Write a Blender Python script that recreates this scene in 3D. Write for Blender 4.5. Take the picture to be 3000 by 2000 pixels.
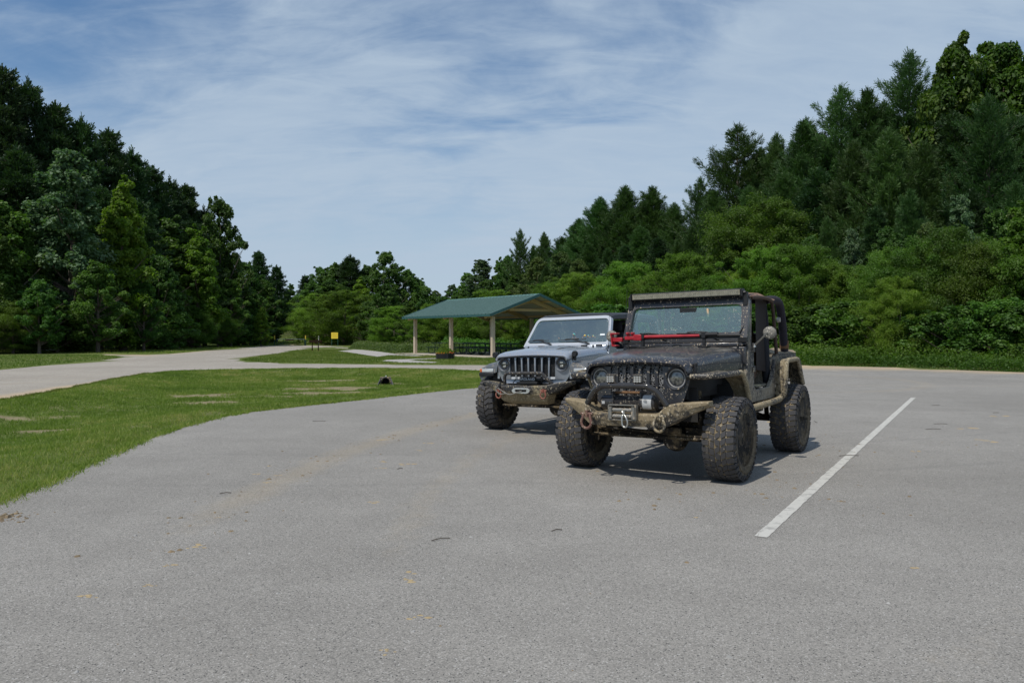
import bpy, bmesh, math, random
import numpy as np
from mathutils import Matrix, Vector
from mathutils.geometry import tessellate_polygon
for o in list(bpy.data.objects): bpy.data.objects.remove(o)
sc = bpy.context.scene
# ---------------------------------------------------------------- camera
cam = bpy.data.cameras.new('camera'); co = bpy.data.objects.new('camera', cam); sc.collection.objects.link(co)
cam.sensor_width = 36; cam.lens = 784 / 1024 * 36; cam.clip_end = 3000; cam.clip_start = 0.05
co.location = (0, 0, 1.45); co.rotation_euler = (math.pi / 2 - 0.009, 0, 0)
sc.camera = co
# ---------------------------------------------------------------- light
SUN = Vector((-0.42, -0.50, 1.0)).normalized()          # direction towards the sun
EL = math.asin(SUN.z); AZ = math.atan2(SUN.x, SUN.y)
sl = bpy.data.lights.new('sun', 'SUN'); so = bpy.data.objects.new('sun', sl); sc.collection.objects.link(so)
sl.energy = 3.4; sl.angle = math.radians(0.5); sl.color = (1.0, 0.955, 0.875)
so.rotation_euler = SUN.to_track_quat('Z', 'Y').to_euler()
sc.view_settings.view_transform = 'Standard'; sc.view_settings.look = 'None'; sc.view_settings.gamma = 1
sc.view_settings.exposure = -0.05
w = bpy.data.worlds.new('World'); sc.world = w; w.use_nodes = True
nt = w.node_tree; N = nt.nodes; L = nt.links; N.clear()
def nn(t, **k):
    n = N.new(t)
    for a, b in k.items(): setattr(n, a, b)
    return n
out = nn('ShaderNodeOutputWorld'); bg = nn('ShaderNodeBackground'); sky = nn('ShaderNodeTexSky')
sky.sky_type = 'NISHITA'; sky.sun_disc = False; sky.sun_elevation = EL; sky.sun_rotation = AZ
sky.altitude = 200; sky.air_density = 1.0; sky.dust_density = 0.5; sky.ozone_density = 2.0
bg.inputs['Strength'].default_value = 0.12
tc = nn('ShaderNodeTexCoord'); sep = nn('ShaderNodeSeparateXYZ'); L.new(tc.outputs['Generated'], sep.inputs[0])
def math_(op, a, b=None, c=None, clamp=False):
    m = nn('ShaderNodeMath', operation=op, use_clamp=clamp)
    for i, v in enumerate((a, b, c)):
        if v is None: continue
        if hasattr(v, 'links') or hasattr(v, 'is_output'): L.new(v, m.inputs[i])
        else: m.inputs[i].default_value = v
    return m.outputs[0]
# high thin clouds: project the view direction on a plane overhead
zc = math_('MAXIMUM', sep.outputs['Z'], 0.0)
den = math_('ADD', zc, 0.34)
cx = math_('DIVIDE', sep.outputs['X'], den); cy = math_('DIVIDE', sep.outputs['Y'], den)
cb = nn('ShaderNodeCombineXYZ'); L.new(cx, cb.inputs[0]); L.new(cy, cb.inputs[1])
def cloud(rot, scale, stretch, loc, rough=0.6, detail=9, dist=0.6):
    mp = nn('ShaderNodeMapping'); mp.inputs['Rotation'].default_value = (0, 0, rot); mp.inputs['Scale'].default_value = (scale, scale * stretch, 1)
    mp.inputs['Location'].default_value = loc
    L.new(cb.outputs[0], mp.inputs[0])
    no = nn('ShaderNodeTexNoise'); no.inputs['Scale'].default_value = 1; no.inputs['Detail'].default_value = detail
    no.inputs['Roughness'].default_value = rough; no.inputs['Distortion'].default_value = dist
    L.new(mp.outputs[0], no.inputs['Vector']); return no.outputs['Fac']
c1 = cloud(math.radians(-30), 1.35, 1.9, (4.3, 2.9, 0), 0.58, 9, 0.9)
c2 = cloud(math.radians(-38), 5.2, 3.0, (1.1, 7.7, 0), 0.62, 10, 0.7)
c3 = cloud(math.radians(-20), 0.75, 1.3, (5.1, 0.7, 0), 0.5, 5, 0.4)
def mrange(v, a, b, c=0., d=1., t='SMOOTHSTEP'):
    q = nn('ShaderNodeMapRange', interpolation_type=t); L.new(v, q.inputs['Value'])
    for k, x in zip(('From Min', 'From Max', 'To Min', 'To Max'), (a, b, c, d)): q.inputs[k].default_value = x
    return q.outputs[0]
s = math_('ADD', math_('MULTIPLY', c1, 0.55), math_('ADD', math_('MULTIPLY', c2, 0.13), math_('MULTIPLY', c3, 0.50)))
def bank(x, z, r0, amt):          # a denser or clearer part of the veil in one direction of the sky
    v = Vector((x, 1.0, z)).normalized(); vd = nn('ShaderNodeVectorMath', operation='DOT_PRODUCT'); L.new(tc.outputs['Generated'], vd.inputs[0]); vd.inputs[1].default_value = v
    return math_('MULTIPLY', mrange(vd.outputs['Value'], math.cos(r0), math.cos(r0 * .15)), amt)
s = math_('ADD', s, math_('ADD', bank(.18, .17, .34, .12), math_('ADD', math_('ADD', bank(-.36, .25, .30, .09), bank(.40, .29, .17, .12)), math_('ADD', math_('ADD', bank(.10, .37, .20, -.05), bank(.62, .42, .20, .10)), math_('ADD', bank(-.56, .36, .14, -.06), bank(-.02, .26, .10, -.03))))))
cov = mrange(s, 0.49, 0.71)
low = mrange(sep.outputs['Z'], 0.32, 0.03, 0.05, 0.88)
fac = math_('ADD', math_('MULTIPLY', cov, math_('ADD', 0.60, math_('MULTIPLY', c2, 0.45))), math_('MULTIPLY', low, math_('SUBTRACT', 1.0, math_('MULTIPLY', cov, 0.8))), None, True)
hs = nn('ShaderNodeHueSaturation'); hs.inputs['Saturation'].default_value = 1.22; hs.inputs['Value'].default_value = 0.88; L.new(sky.outputs[0], hs.inputs['Color'])
mix = nn('ShaderNodeMix', data_type='RGBA'); L.new(fac, mix.inputs['Factor'])
L.new(hs.outputs[0], mix.inputs['A']); mix.inputs['B'].default_value = (3.85, 4.75, 5.8, 1)
L.new(mix.outputs['Result'], bg.inputs[0]); L.new(bg.outputs[0], out.inputs[0])

# ---------------------------------------------------------------- helpers
COL = sc.collection
def tag(o, label=None, cat=None, group=None, kind=None):
    if label: o['label'] = label
    if cat: o['category'] = cat
    if group: o['group'] = group
    if kind: o['kind'] = kind
    return o
def empty(name, loc=(0, 0, 0), rz=0, **k):
    o = bpy.data.objects.new(name, None); COL.objects.link(o); o.location = loc; o.rotation_euler = (0, 0, rz)
    o.empty_display_size = 0.2
    return tag(o, **k)
def link(name, me, parent=None):
    o = bpy.data.objects.new(name, me); COL.objects.link(o)
    if parent: o.parent = parent
    return o
def sstep(a, b, x):
    t = np.clip((x - a) / (b - a), 0, 1); return t * t * (3 - 2 * t)

class MB:
    """collects shapes; build() links them as one mesh object"""
    def __init__(s): s.v = []; s.f = []; s.m = []
    def add(s, v, f, mi=0):
        n = len(s.v); s.v += [tuple(p) for p in v]; s.f += [tuple(i + n for i in q) for q in f]; s.m += [mi] * len(f); return s
    def box(s, c, d, rot=None, mi=0, taper=None):
        hx, hy, hz = d[0] / 2, d[1] / 2, d[2] / 2
        v = [Vector((x * hx, y * hy, z * hz)) for z in (-1, 1) for x, y in ((-1, -1), (1, -1), (1, 1), (-1, 1))]
        if taper: v = [Vector((p.x * (taper if p.z > 0 else 1), p.y * (taper if p.z > 0 else 1), p.z)) for p in v]
        if rot: 
            R = Matrix.Rotation(rot[2], 3, 'Z') @ Matrix.Rotation(rot[1], 3, 'Y') @ Matrix.Rotation(rot[0], 3, 'X')
            v = [R @ p for p in v]
        v = [p + Vector(c) for p in v]
        return s.add(v, [(3, 2, 1, 0), (4, 5, 6, 7), (0, 1, 5, 4), (1, 2, 6, 5), (2, 3, 7, 6), (3, 0, 4, 7)], mi)
    def tube(s, pts, r, n=10, mi=0, closed=False, rs=None):
        P = [Vector(p) for p in pts]; K = len(P); v = []; up = None
        for i, p in enumerate(P):
            a = P[(i - 1) % K] if (closed or i > 0) else p; b = P[(i + 1) % K] if (closed or i < K - 1) else p
            t = (b - a).normalized()
            if up is None:
                up = Vector((0, 0, 1)) if abs(t.z) < 0.9 else Vector((1, 0, 0))
            x = t.cross(up).normalized(); y = x.cross(t).normalized(); up = y
            rr = rs[i] if rs else r
            v += [p + x * (rr * math.cos(2 * math.pi * k / n)) + y * (rr * math.sin(2 * math.pi * k / n)) for k in range(n)]
        f = []
        for i in range(K if closed else K - 1):
            j = (i + 1) % K
            for k in range(n): f.append((i * n + k, j * n + k, j * n + (k + 1) % n, i * n + (k + 1) % n))
        if not closed: f.append(tuple(range(n))); f.append(tuple((K - 1) * n + k for k in reversed(range(n))))
        return s.add(v, f, mi)
    def lathe(s, prof, c, axis='y', n=32, mi=0, sx=1.0):
        """prof: (along, radius) list"""
        v = []
        for a, r in prof:
            for k in range(n):
                t = 2 * math.pi * k / n; p = (r * math.cos(t), r * math.sin(t))
                q = {'y': (p[0], a, p[1]), 'x': (a, p[0], p[1]), 'z': (p[0], p[1], a)}[axis]
                v.append((c[0] + q[0], c[1] + q[1], c[2] + q[2]))
        f = []
        for i in range(len(prof) - 1):
            for k in range(n): f.append((i * n + k, i * n + (k + 1) % n, (i + 1) * n + (k + 1) % n, (i + 1) * n + k))
        if prof[0][1] > 1e-4: f.append(tuple(range(n))[::-1])
        if prof[-1][1] > 1e-4: f.append(tuple((len(prof) - 1) * n + k for k in range(n)))
        return s.add(v, f, mi)
    def loft(s, rings, mi=0, closed=True, cap=True):
        n = len(rings[0]); v = [p for r in rings for p in r]; f = []
        for i in range(len(rings) - 1):
            for k in range(n if closed else n - 1):
                f.append((i * n + k, i * n + (k + 1) % n, (i + 1) * n + (k + 1) % n, (i + 1) * n + k))
        if cap and closed: f.append(tuple(range(n))[::-1]); f.append(tuple((len(rings) - 1) * n + k for k in range(n)))
        return s.add(v, f, mi)
    def plate(s, outer, holes, fn, t0, t1, mi=0):
        """flat plate with holes; fn(u, v, t) -> xyz"""
        loops = [outer] + holes
        pts = [p for l in loops for p in l]; tris = tessellate_polygon([[Vector((p[0], p[1], 0)) for p in l] for l in loops])
        n = len(pts); v = [fn(p[0], p[1], t0) for p in pts] + [fn(p[0], p[1], t1) for p in pts]
        f = [tuple(t) for t in tris] + [tuple(i + n for i in reversed(t)) for t in tris]
        o = 0
        for l in loops:
            m = len(l)
            for k in range(m): f.append((o + k, o + (k + 1) % m, n + o + (k + 1) % m, n + o + k))
            o += m
        return s.add(v, f, mi)
    def xform(s, M):
        s.v = [tuple(M @ Vector(p)) for p in s.v]; return s
    def mirror(s):
        n = len(s.v); s.v += [(x, -y, z) for x, y, z in s.v]; s.f += [tuple(i + n for i in reversed(q)) for q in s.f]; s.m += list(s.m); return s
    def build(s, name, mat, parent=None, smooth=35, bevel=0, M=None, seg=2):
        if M is not None: s.xform(M)
        me = bpy.data.meshes.new(name); me.from_pydata(s.v, [], s.f)
        for m in (mat if isinstance(mat, (list, tuple)) else [mat]): me.materials.append(m)
        me.polygons.foreach_set('material_index', s.m)
        bm = bmesh.new(); bm.from_mesh(me); bmesh.ops.remove_doubles(bm, verts=bm.verts, dist=1e-5); bmesh.ops.recalc_face_normals(bm, faces=bm.faces); bm.to_mesh(me); bm.free()
        if smooth: me.shade_smooth(); me.set_sharp_from_angle(angle=math.radians(smooth))
        o = link(name, me, parent)
        if bevel:
            b = o.modifiers.new('bevel', 'BEVEL'); b.width = bevel; b.segments = seg; b.limit_method = 'ANGLE'; b.angle_limit = math.radians(40); b.harden_normals = False
        return o
def rrect(x0, y0, x1, y1, r, n=5):
    P = []
    for cx_, cy_, a0 in ((x1 - r, y1 - r, 0), (x0 + r, y1 - r, 90), (x0 + r, y0 + r, 180), (x1 - r, y0 + r, 270)):
        for k in range(n + 1):
            a = math.radians(a0 + 90 * k / n); P.append((cx_ + r * math.cos(a), cy_ + r * math.sin(a)))
    return P
def rpoly(pts, r, n=4):
    """round the corners of a polygon"""
    P = []; K = len(pts)
    for i in range(K):
        p = Vector(pts[i][:2]); a = Vector(pts[i - 1][:2]); b = Vector(pts[(i + 1) % K][:2]); rr = pts[i][2] if len(pts[i]) > 2 else r
        d1 = (a - p); d2 = (b - p); q = min(rr, d1.length * .45, d2.length * .45)
        p1 = p + d1.normalized() * q; p2 = p + d2.normalized() * q
        for k in range(n + 1):
            t = k / n; P.append(tuple((1 - t) ** 2 * p1 + 2 * t * (1 - t) * p + t * t * p2))
    return P
def smoothpath(pts, n=5, closed=False):
    P = [Vector(p) for p in pts]; out_ = []
    K = len(P)
    for i in range(K - 1):
        p0 = P[max(i - 1, 0)]; p1 = P[i]; p2 = P[i + 1]; p3 = P[min(i + 2, K - 1)]
        for k in range(n):
            t = k / n
            out_.append(0.5 * ((2 * p1) + (-p0 + p2) * t + (2 * p0 - 5 * p1 + 4 * p2 - p3) * t * t + (-p0 + 3 * p1 - 3 * p2 + p3) * t ** 3))
    out_.append(P[-1]); return out_
def circ(c, r, n=24, sy=1.0): return [(c[0] + r * math.cos(2 * math.pi * k / n), c[1] + sy * r * math.sin(2 * math.pi * k / n)) for k in range(n)]

# ---------------------------------------------------------------- materials
class NT:
    def __init__(s, name):
        s.mat = bpy.data.materials.new(name); s.mat.use_nodes = True; s.t = s.mat.node_tree; s.t.nodes.clear()
        s.o = s.n('ShaderNodeOutputMaterial'); s.b = s.n('ShaderNodeBsdfPrincipled'); s.l(s.b.outputs[0], s.o.inputs[0])
    def n(s, t, **k):
        n = s.t.nodes.new(t)
        for a, b in k.items(): setattr(n, a, b)
        return n
    def l(s, a, b): s.t.links.new(a, b)
    def co(s, kind='Object', scale=(1, 1, 1), rot=(0, 0, 0)):
        t = s.n('ShaderNodeTexCoord')
        if kind == 'World': g = s.n('ShaderNodeNewGeometry'); src = g.outputs['Position']
        else: src = t.outputs[kind]
        if scale == (1, 1, 1) and rot == (0, 0, 0): return src
        m = s.n('ShaderNodeMapping'); m.inputs['Scale'].default_value = scale; m.inputs['Rotation'].default_value = rot; s.l(src, m.inputs[0]); return m.outputs[0]
    def noise(s, vec, scale, detail=4, rough=.5, dist=0):
        n = s.n('ShaderNodeTexNoise'); n.inputs['Scale'].default_value = scale; n.inputs['Detail'].default_value = detail
        n.inputs['Roughness'].default_value = rough; n.inputs['Distortion'].default_value = dist; s.l(vec, n.inputs['Vector']); return n.outputs['Fac']
    def vor(s, vec, scale, feat='F1', out_='Distance'):
        n = s.n('ShaderNodeTexVoronoi', feature=feat); n.inputs['Scale'].default_value = scale; s.l(vec, n.inputs['Vector']); return n.outputs[out_]
    def rng(s, v, a, b, c=0., d=1.):
        m = s.n('ShaderNodeMapRange', clamp=True); s.l(v, m.inputs['Value'])
        for k, x in zip(('From Min', 'From Max', 'To Min', 'To Max'), (a, b, c, d)): m.inputs[k].default_value = x
        return m.outputs[0]
    def m(s, op, a, b=0.5, c=None):
        n = s.n('ShaderNodeMath', operation=op)
        for i, v in enumerate((a, b, c)):
            if v is None: continue
            if isinstance(v, (int, float)): n.inputs[i].default_value = v
            else: s.l(v, n.inputs[i])
        return n.outputs[0]
    def mix(s, f, a, b, blend='MIX'):
        n = s.n('ShaderNodeMix', data_type='RGBA', blend_type=blend)
        for k, v in (('Factor', f), ('A', a), ('B', b)):
            if isinstance(v, (tuple, list)): n.inputs[k].default_value = (*v[:3], 1)
            elif isinstance(v, (int, float)): n.inputs[k].default_value = v
            else: s.l(v, n.inputs[k])
        return n.outputs['Result']
    def fmix(s, f, a, b):
        n = s.n('ShaderNodeMix', data_type='FLOAT')
        for k, v in (('Factor', f), ('A', a), ('B', b)):
            if isinstance(v, (int, float)): n.inputs[k].default_value = v
            else: s.l(v, n.inputs[k])
        return n.outputs['Result']
    def set(s, **k):
        for a, v in k.items():
            i = s.b.inputs[a.replace('_', ' ')]
            if isinstance(v, (tuple, list)): i.default_value = (*v[:3], 1)
            elif isinstance(v, (int, float)): i.default_value = v
            else: s.l(v, i)
        return s
    def bump(s, h, strength=.3, dist=.01):
        b = s.n('ShaderNodeBump'); b.inputs['Strength'].default_value = strength; b.inputs['Distance'].default_value = dist; s.l(h, b.inputs['Height']); s.l(b.outputs[0], s.b.inputs['Normal']); return s
def simple(name, col, rough=.5, metal=0, var=.15, scale=8, **k):
    if name in bpy.data.materials: return bpy.data.materials[name]
    m = NT(name); v = m.co(); n = m.noise(v, scale, 5, .6)
    c = m.mix(m.rng(n, .3, .7), tuple(x * (1 - var) for x in col), tuple(min(1, x * (1 + var)) for x in col))
    m.set(Base_Color=c, Roughness=m.rng(n, .3, .7, max(0, rough - .08), min(1, rough + .08)), Metallic=metal, **k); return m.mat
MUD = (.24, .185, .115)
def muddy(name, base, rough=.4, metal=0., amount=.5, splat=.5, grad=None, mud=MUD, spec=.5, coat=0., sc_=1.0):
    """paint under dried mud: large smears (amount), fine splatter (splat); grad = (axis, from, to) adds mud along an axis"""
    m = NT(name); v = m.co()
    big = m.noise(v, 3.2 * sc_, 6, .65, .4); 
    vs = m.co('Object', (1, 1, .45)); fine = m.noise(vs, 75, 3, .6, .3); med = m.noise(v, 22, 5, .7)
    thr_big = .5
    bias = m.m('ADD', big, amount - .5)
    if grad:
        sp = m.n('ShaderNodeSeparateXYZ'); m.l(m.co(), sp.inputs[0]); g = m.rng(sp.outputs[grad[0]], grad[1], grad[2], 0, 1)
        bias = m.m('ADD', bias, m.m('MULTIPLY', g, grad[3] if len(grad) > 3 else .35))
    bias = m.m('ADD', bias, m.m('MULTIPLY', m.m('SUBTRACT', med, .5), .55))
    cover = m.rng(bias, .53, .66)
    sthr = m.m('ADD', fine, m.m('MULTIPLY', m.m('SUBTRACT', m.m('ADD', big, m.m('MULTIPLY', m.m('SUBTRACT', bias, big), .5)), .5), .30))
    def specks(scale, rad, lim, st):
        n_ = m.n('ShaderNodeTexVoronoi'); n_.inputs['Scale'].default_value = scale; m.l(m.co('Object', st), n_.inputs['Vector']); sc2 = m.n('ShaderNodeSeparateColor'); m.l(n_.outputs['Color'], sc2.inputs[0])
        on = m.rng(m.m('SUBTRACT', m.m('ADD', lim * splat, m.m('MULTIPLY', m.m('SUBTRACT', sthr, .5), 1.6 * splat)), sc2.outputs[0]), 0., .02)
        return m.m('MULTIPLY', on, m.rng(n_.outputs['Distance'], m.m('MULTIPLY', sc2.outputs[1], rad), .02, 0, 1) if False else m.rng(m.m('SUBTRACT', m.m('MULTIPLY', sc2.outputs[1], rad), n_.outputs['Distance']), -.02, .06))
    sp_ = m.m('MAXIMUM', specks(40 * sc_, .50, .46, (1, 1, .5)), specks(84 * sc_, .60, .74, (1, 1, .7)))
    f = m.m('MAXIMUM', cover, sp_)
    dust = m.rng(big, .3, .8, .0, .12)
    mc = m.mix(m.rng(med, .3, .7), tuple(x * .72 for x in mud), tuple(x * 1.3 for x in mud))
    col = m.mix(cover, m.mix(dust, base, mud), mc); col = m.mix(m.m('MULTIPLY', sp_, .9), col, tuple(min(.6, x * 1.25 + .12) for x in mud))
    m.set(Base_Color=col, Roughness=m.fmix(f, rough, .92), Metallic=m.fmix(f, metal, 0.), Specular_IOR_Level=m.fmix(f, spec, .15))
    if coat: m.set(Coat_Weight=m.fmix(f, coat, 0.), Coat_Roughness=.12)
    m.bump(m.m('ADD', f, m.m('MULTIPLY', med, .6)), .35, .006)
    return m.mat
# ================================================================ SETTING
rng = np.random.default_rng(7)
LOT = [(-4.6, -14), (-4.43, 6.78), (-4.53, 7.73), (-4.8, 9.23), (-5.05, 10.75), (-5.16, 12.2), (-5.14, 13.6), (-4.9, 14.6), (-4.39, 15.58), (-3.3, 17.46), (-1.93, 19.95), (-0.79, 21.6),
       (0.9, 24.0), (2.6, 26.6), (3.2, 28.4), (2.6, 29.6), (1.5, 30.0), (1.5, 37.3), (6, 37.6), (13.5, 36.8), (15.3, 35.3), (17.15, 34.0), (18.1, 31.7), (19.5, 29.8), (22, 24), (24, 10), (25, -14)]
ROAD = [(-10.6, -14), (-10.9, 10), (-11.17, 17.1), (-11.4, 19), (-11.95, 21.6), (-12.85, 25.5), (-13.4, 28.8), (-13.2, 30.4), (-12.1, 31.5), (-9.77, 32.5), (-6.87, 33.0), (-4.39, 32.8), (-2.17, 31.6), (-1.07, 30.3), (1.6, 29.98), (1.6, 37.28),
        (-0.8, 36.9), (-3.6, 37.1), (-7.9, 38.1), (-11.9, 39.6), (-14.0, 41.5), (-15.3, 43.3), (-15.5, 44.6), (-16.9, 48.7), (-17.7, 55.5), (-17.2, 58.5), (-17.9, 62), (-20.0, 73.5), (-21.4, 84.5), (-21.2, 89.5), (-19.5, 86), (-16.6, 76.4),
        (-15.9, 77.3), (-18.5, 88), (-21, 97), (-29, 105), (-33, 106), (-30.5, 98), (-28.3, 76.6), (-25.4, 58.2), (-25.8, 55.5), (-30.3, 57.6), (-28, 54.5), (-24.6, 50.1), (-23.1, 44.5), (-21.85, 37.2), (-20.9, 32), (-19.0, 17), (-18.2, -14)]
WEDGE = [(-10.9, -14), (-11.1, 17.1), (-11.35, 19), (-11.9, 21.6), (-12.8, 25.5), (-13.3, 28.8), (-13.1, 30.4), (-12.1, 31.4), (-9.77, 32.4), (-6.87, 32.9), (-4.39, 32.7), (-2.17, 31.5), (-1.07, 30.2), (1.5, 29.95), (2.6, 29.5), (3.1, 28.4), (2.5, 26.6), (0.85, 24.05),
         (-0.83, 21.7), (-1.97, 20), (-3.35, 17.5), (-4.45, 15.6), (-4.97, 14.6), (-5.2, 13.6), (-5.22, 12.2), (-5.1, 10.75), (-4.85, 9.23), (-4.58, 7.73), (-4.48, 6.78), (-4.65, -14)]
def inside(poly, x, y):
    r = np.zeros(x.shape, bool); K = len(poly)
    for i in range(K):
        x1, y1 = poly[i]; x2, y2 = poly[(i + 1) % K]
        if y1 == y2: continue
        c = ((y1 > y) != (y2 > y)) & (x < (x2 - x1) * (y - y1) / (y2 - y1) + x1)
        r ^= c
    return r
def edist(poly, x, y):
    d = np.full(x.shape, 1e9); K = len(poly)
    for i in range(K):
        a = np.array(poly[i]); b = np.array(poly[(i + 1) % K]); e = b - a; q = max(e @ e, 1e-9)
        t = np.clip(((x - a[0]) * e[0] + (y - a[1]) * e[1]) / q, 0, 1)
        d = np.minimum(d, np.hypot(x - a[0] - t * e[0], y - a[1] - t * e[1]))
    return d
def vnoise(x, y, s, seed=0):
    """cheap smooth value noise"""
    r = np.random.default_rng(seed); G = r.random((64, 64)); x = x / s; y = y / s
    xi = np.floor(x).astype(int); yi = np.floor(y).astype(int); fx = x - xi; fy = y - yi; fx = fx * fx * (3 - 2 * fx); fy = fy * fy * (3 - 2 * fy)
    g = lambda a, b: G[a % 64, b % 64]
    return (g(xi, yi) * (1 - fx) + g(xi + 1, yi) * fx) * (1 - fy) + (g(xi, yi + 1) * (1 - fx) + g(xi + 1, yi + 1) * fx) * fy
def hgt(x, y):
    x = np.asarray(x, float); y = np.asarray(y, float)
    z = np.full(x.shape, -0.012)
    near = (x > -14) & (x < 4) & (y > -15) & (y < 34)
    if near.any():
        d = np.where(near, edist(WEDGE, x, y), 0); ins = near & inside(WEDGE, x, y)
        dip = -0.20 * sstep(0.3, 2.6, d) * sstep(6, 14, y) + 0.05 * sstep(0, .35, d)
        z = np.where(ins, z + dip + (vnoise(x, y, .8, 3) - .5) * .05 * sstep(.2, .8, d), z)
    # mounded verge and island
    isl = inside(ROAD, x, y) | inside(LOT, x, y)
    d2 = np.minimum(edist(ROAD, x, y), edist(LOT, x, y))
    z = np.where(~isl & ~((z != -0.012)), z + .03 * sstep(.05, .5, d2), z)
    # wooded slopes beyond the verge
    left = sstep(44, 75, -x - 0.22 * (y - 60)) * 9 * sstep(30, 60, y + 25)
    rightd = (x - 16) * .5 + (y - 38) * .87
    right = sstep(9, 34, rightd) * 4 * sstep(-2, 14, x + .12 * (y - 40)) 
    far = sstep(128, 190, y) * 10
    return z + np.maximum(np.maximum(left, right), far) * (1 + .15 * (vnoise(x, y, 14, 5) - .5))
def axis(lo, hi, a, b, fine, coarse_n):
    m = np.arange(a, b + 1e-6, fine)
    l = a - (np.linspace(0, 1, coarse_n)[1:] ** 2.2) * (a - lo); r = b + (np.linspace(0, 1, coarse_n)[1:] ** 2.2) * (hi - b)
    return np.concatenate([l[::-1], m, r])
gx = axis(-900, 900, -15, 4, .2, 60); gy = axis(-300, 1500, 5, 34, .2, 75)
X, Y = np.meshgrid(gx, gy); Z = hgt(X.ravel(), Y.ravel()).reshape(X.shape)
nx, ny = len(gx), len(gy)
def bare_mask(x, y):
    """bare soil patches in the ditch: real worn spots with their own shapes"""
    b = .5 * sstep(.70, .80, vnoise(x, y, 1.1, 41) * .55 + vnoise(x, y, .3, 42) * .45)
    for cx_, cy_, rx, ry, a in ((-6.6, 27.3, 1.1, .7, 0), (-8.0, 20.5, .85, .38, .1), (-7.3, 18.5, 1.0, .36, .1), (-6.5, 20.2, 1.3, .26, .1), (-4.5, 19.0, 1.3, .24, .95), (-3.0, 21.1, 1.6, .24, .95), (-5.4, 23.3, 1.3, .6, 0), (-6.1, 23.2, 1.0, .25, .1), (-7.5, 12.9, .6, .25, .2), (-3.0, 23.6, .9, .4, .4), (-4.9, 21.6, 1.6, .5, .3), (-4.0, 25.5, .8, .3, .1), (-1.4, 22.7, .8, .3, .3), (-2.3, 23.2, .6, .3, 0), (-1.2, 24.3, .9, .35, .2), (-6.4, 8.2, .35, .16, .3), (-9.6, 14.5, .7, .2, .3)):
        c, s = math.cos(a), math.sin(a); u = (x - cx_) * c + (y - cy_) * s; v = -(x - cx_) * s + (y - cy_) * c
        q = (u / rx) ** 2 + (v / ry) ** 2 + (vnoise(x, y, .22, 11) - .5) * 1.6 + (vnoise(x, y, .6, 12) - .5) * 1.8
        b = np.maximum(b, .92 * (1 - sstep(.25, 1.5, q)))
    return b
V = np.stack([X.ravel(), Y.ravel(), Z.ravel()], 1)
i = np.arange(ny - 1)[:, None] * nx + np.arange(nx - 1)[None]; F = np.stack([i, i + 1, i + nx + 1, i + nx], -1).reshape(-1, 4)
def npmesh(name, V, F, mats, attrs=None, smooth=False, midx=None):
    me = bpy.data.meshes.new(name); k = F.shape[1]
    me.vertices.add(len(V)); me.vertices.foreach_set('co', np.ascontiguousarray(V, np.float32).ravel())
    me.loops.add(F.size); me.loops.foreach_set('vertex_index', np.ascontiguousarray(F, np.int32).ravel())
    me.polygons.add(len(F)); me.polygons.foreach_set('loop_start', np.arange(0, F.size, k, dtype=np.int32))
    if midx is not None: me.polygons.foreach_set('material_index', midx.astype(np.int32))
    me.polygons.foreach_set('use_smooth', np.full(len(F), smooth, bool))
    for a, (dom, val) in (attrs or {}).items():
        at = me.attributes.new(a, 'FLOAT', dom); at.data.foreach_set('value', np.ascontiguousarray(val, np.float32))
    for m in (mats if isinstance(mats, (list, tuple)) else [mats]): me.materials.append(m)
    me.update(calc_edges=True); return me
# ---- grass soil material
m = NT('turf_soil'); P = m.co('World'); at = m.n('ShaderNodeAttribute', attribute_name='bare')
n1 = m.noise(P, .35, 5, .6); n2 = m.noise(P, 4, 6, .7); n3 = m.noise(P, 40, 4, .7)
g = m.mix(m.rng(n1, .35, .65), (.085, .130, .025), (.135, .185, .042)); g = m.mix(m.rng(n2, .35, .7), g, (.160, .180, .055))
g = m.mix(m.rng(n3, .45, .75), g, (.035, .055, .015))
wear = m.rng(m.noise(P, .8, 5, .65), .57, .72, 0, .55); g = m.mix(wear, g, (.13, .135, .04))
dirt = m.mix(m.rng(n2, .3, .7), (.20, .15, .085), (.36, .29, .19)); dirt = m.mix(m.rng(n3, .56, .64), dirt, (.42, .38, .32)); dirt = m.mix(m.rng(m.noise(P, 14, 5, .75), .5, .6, 0, .65), dirt, g)
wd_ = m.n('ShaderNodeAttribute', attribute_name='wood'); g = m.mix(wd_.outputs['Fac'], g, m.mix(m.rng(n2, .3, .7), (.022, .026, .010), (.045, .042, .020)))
m.set(Base_Color=m.mix(at.outputs['Fac'], g, dirt), Roughness=.95, Specular_IOR_Level=.1); m.bump(n3, .6, .03); TURF = m.mat
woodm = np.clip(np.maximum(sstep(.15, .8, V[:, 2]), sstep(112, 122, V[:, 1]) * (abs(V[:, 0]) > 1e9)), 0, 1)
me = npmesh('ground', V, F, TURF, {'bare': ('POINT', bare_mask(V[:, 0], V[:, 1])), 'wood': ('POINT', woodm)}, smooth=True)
tag(link('ground', me), kind='structure')
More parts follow.
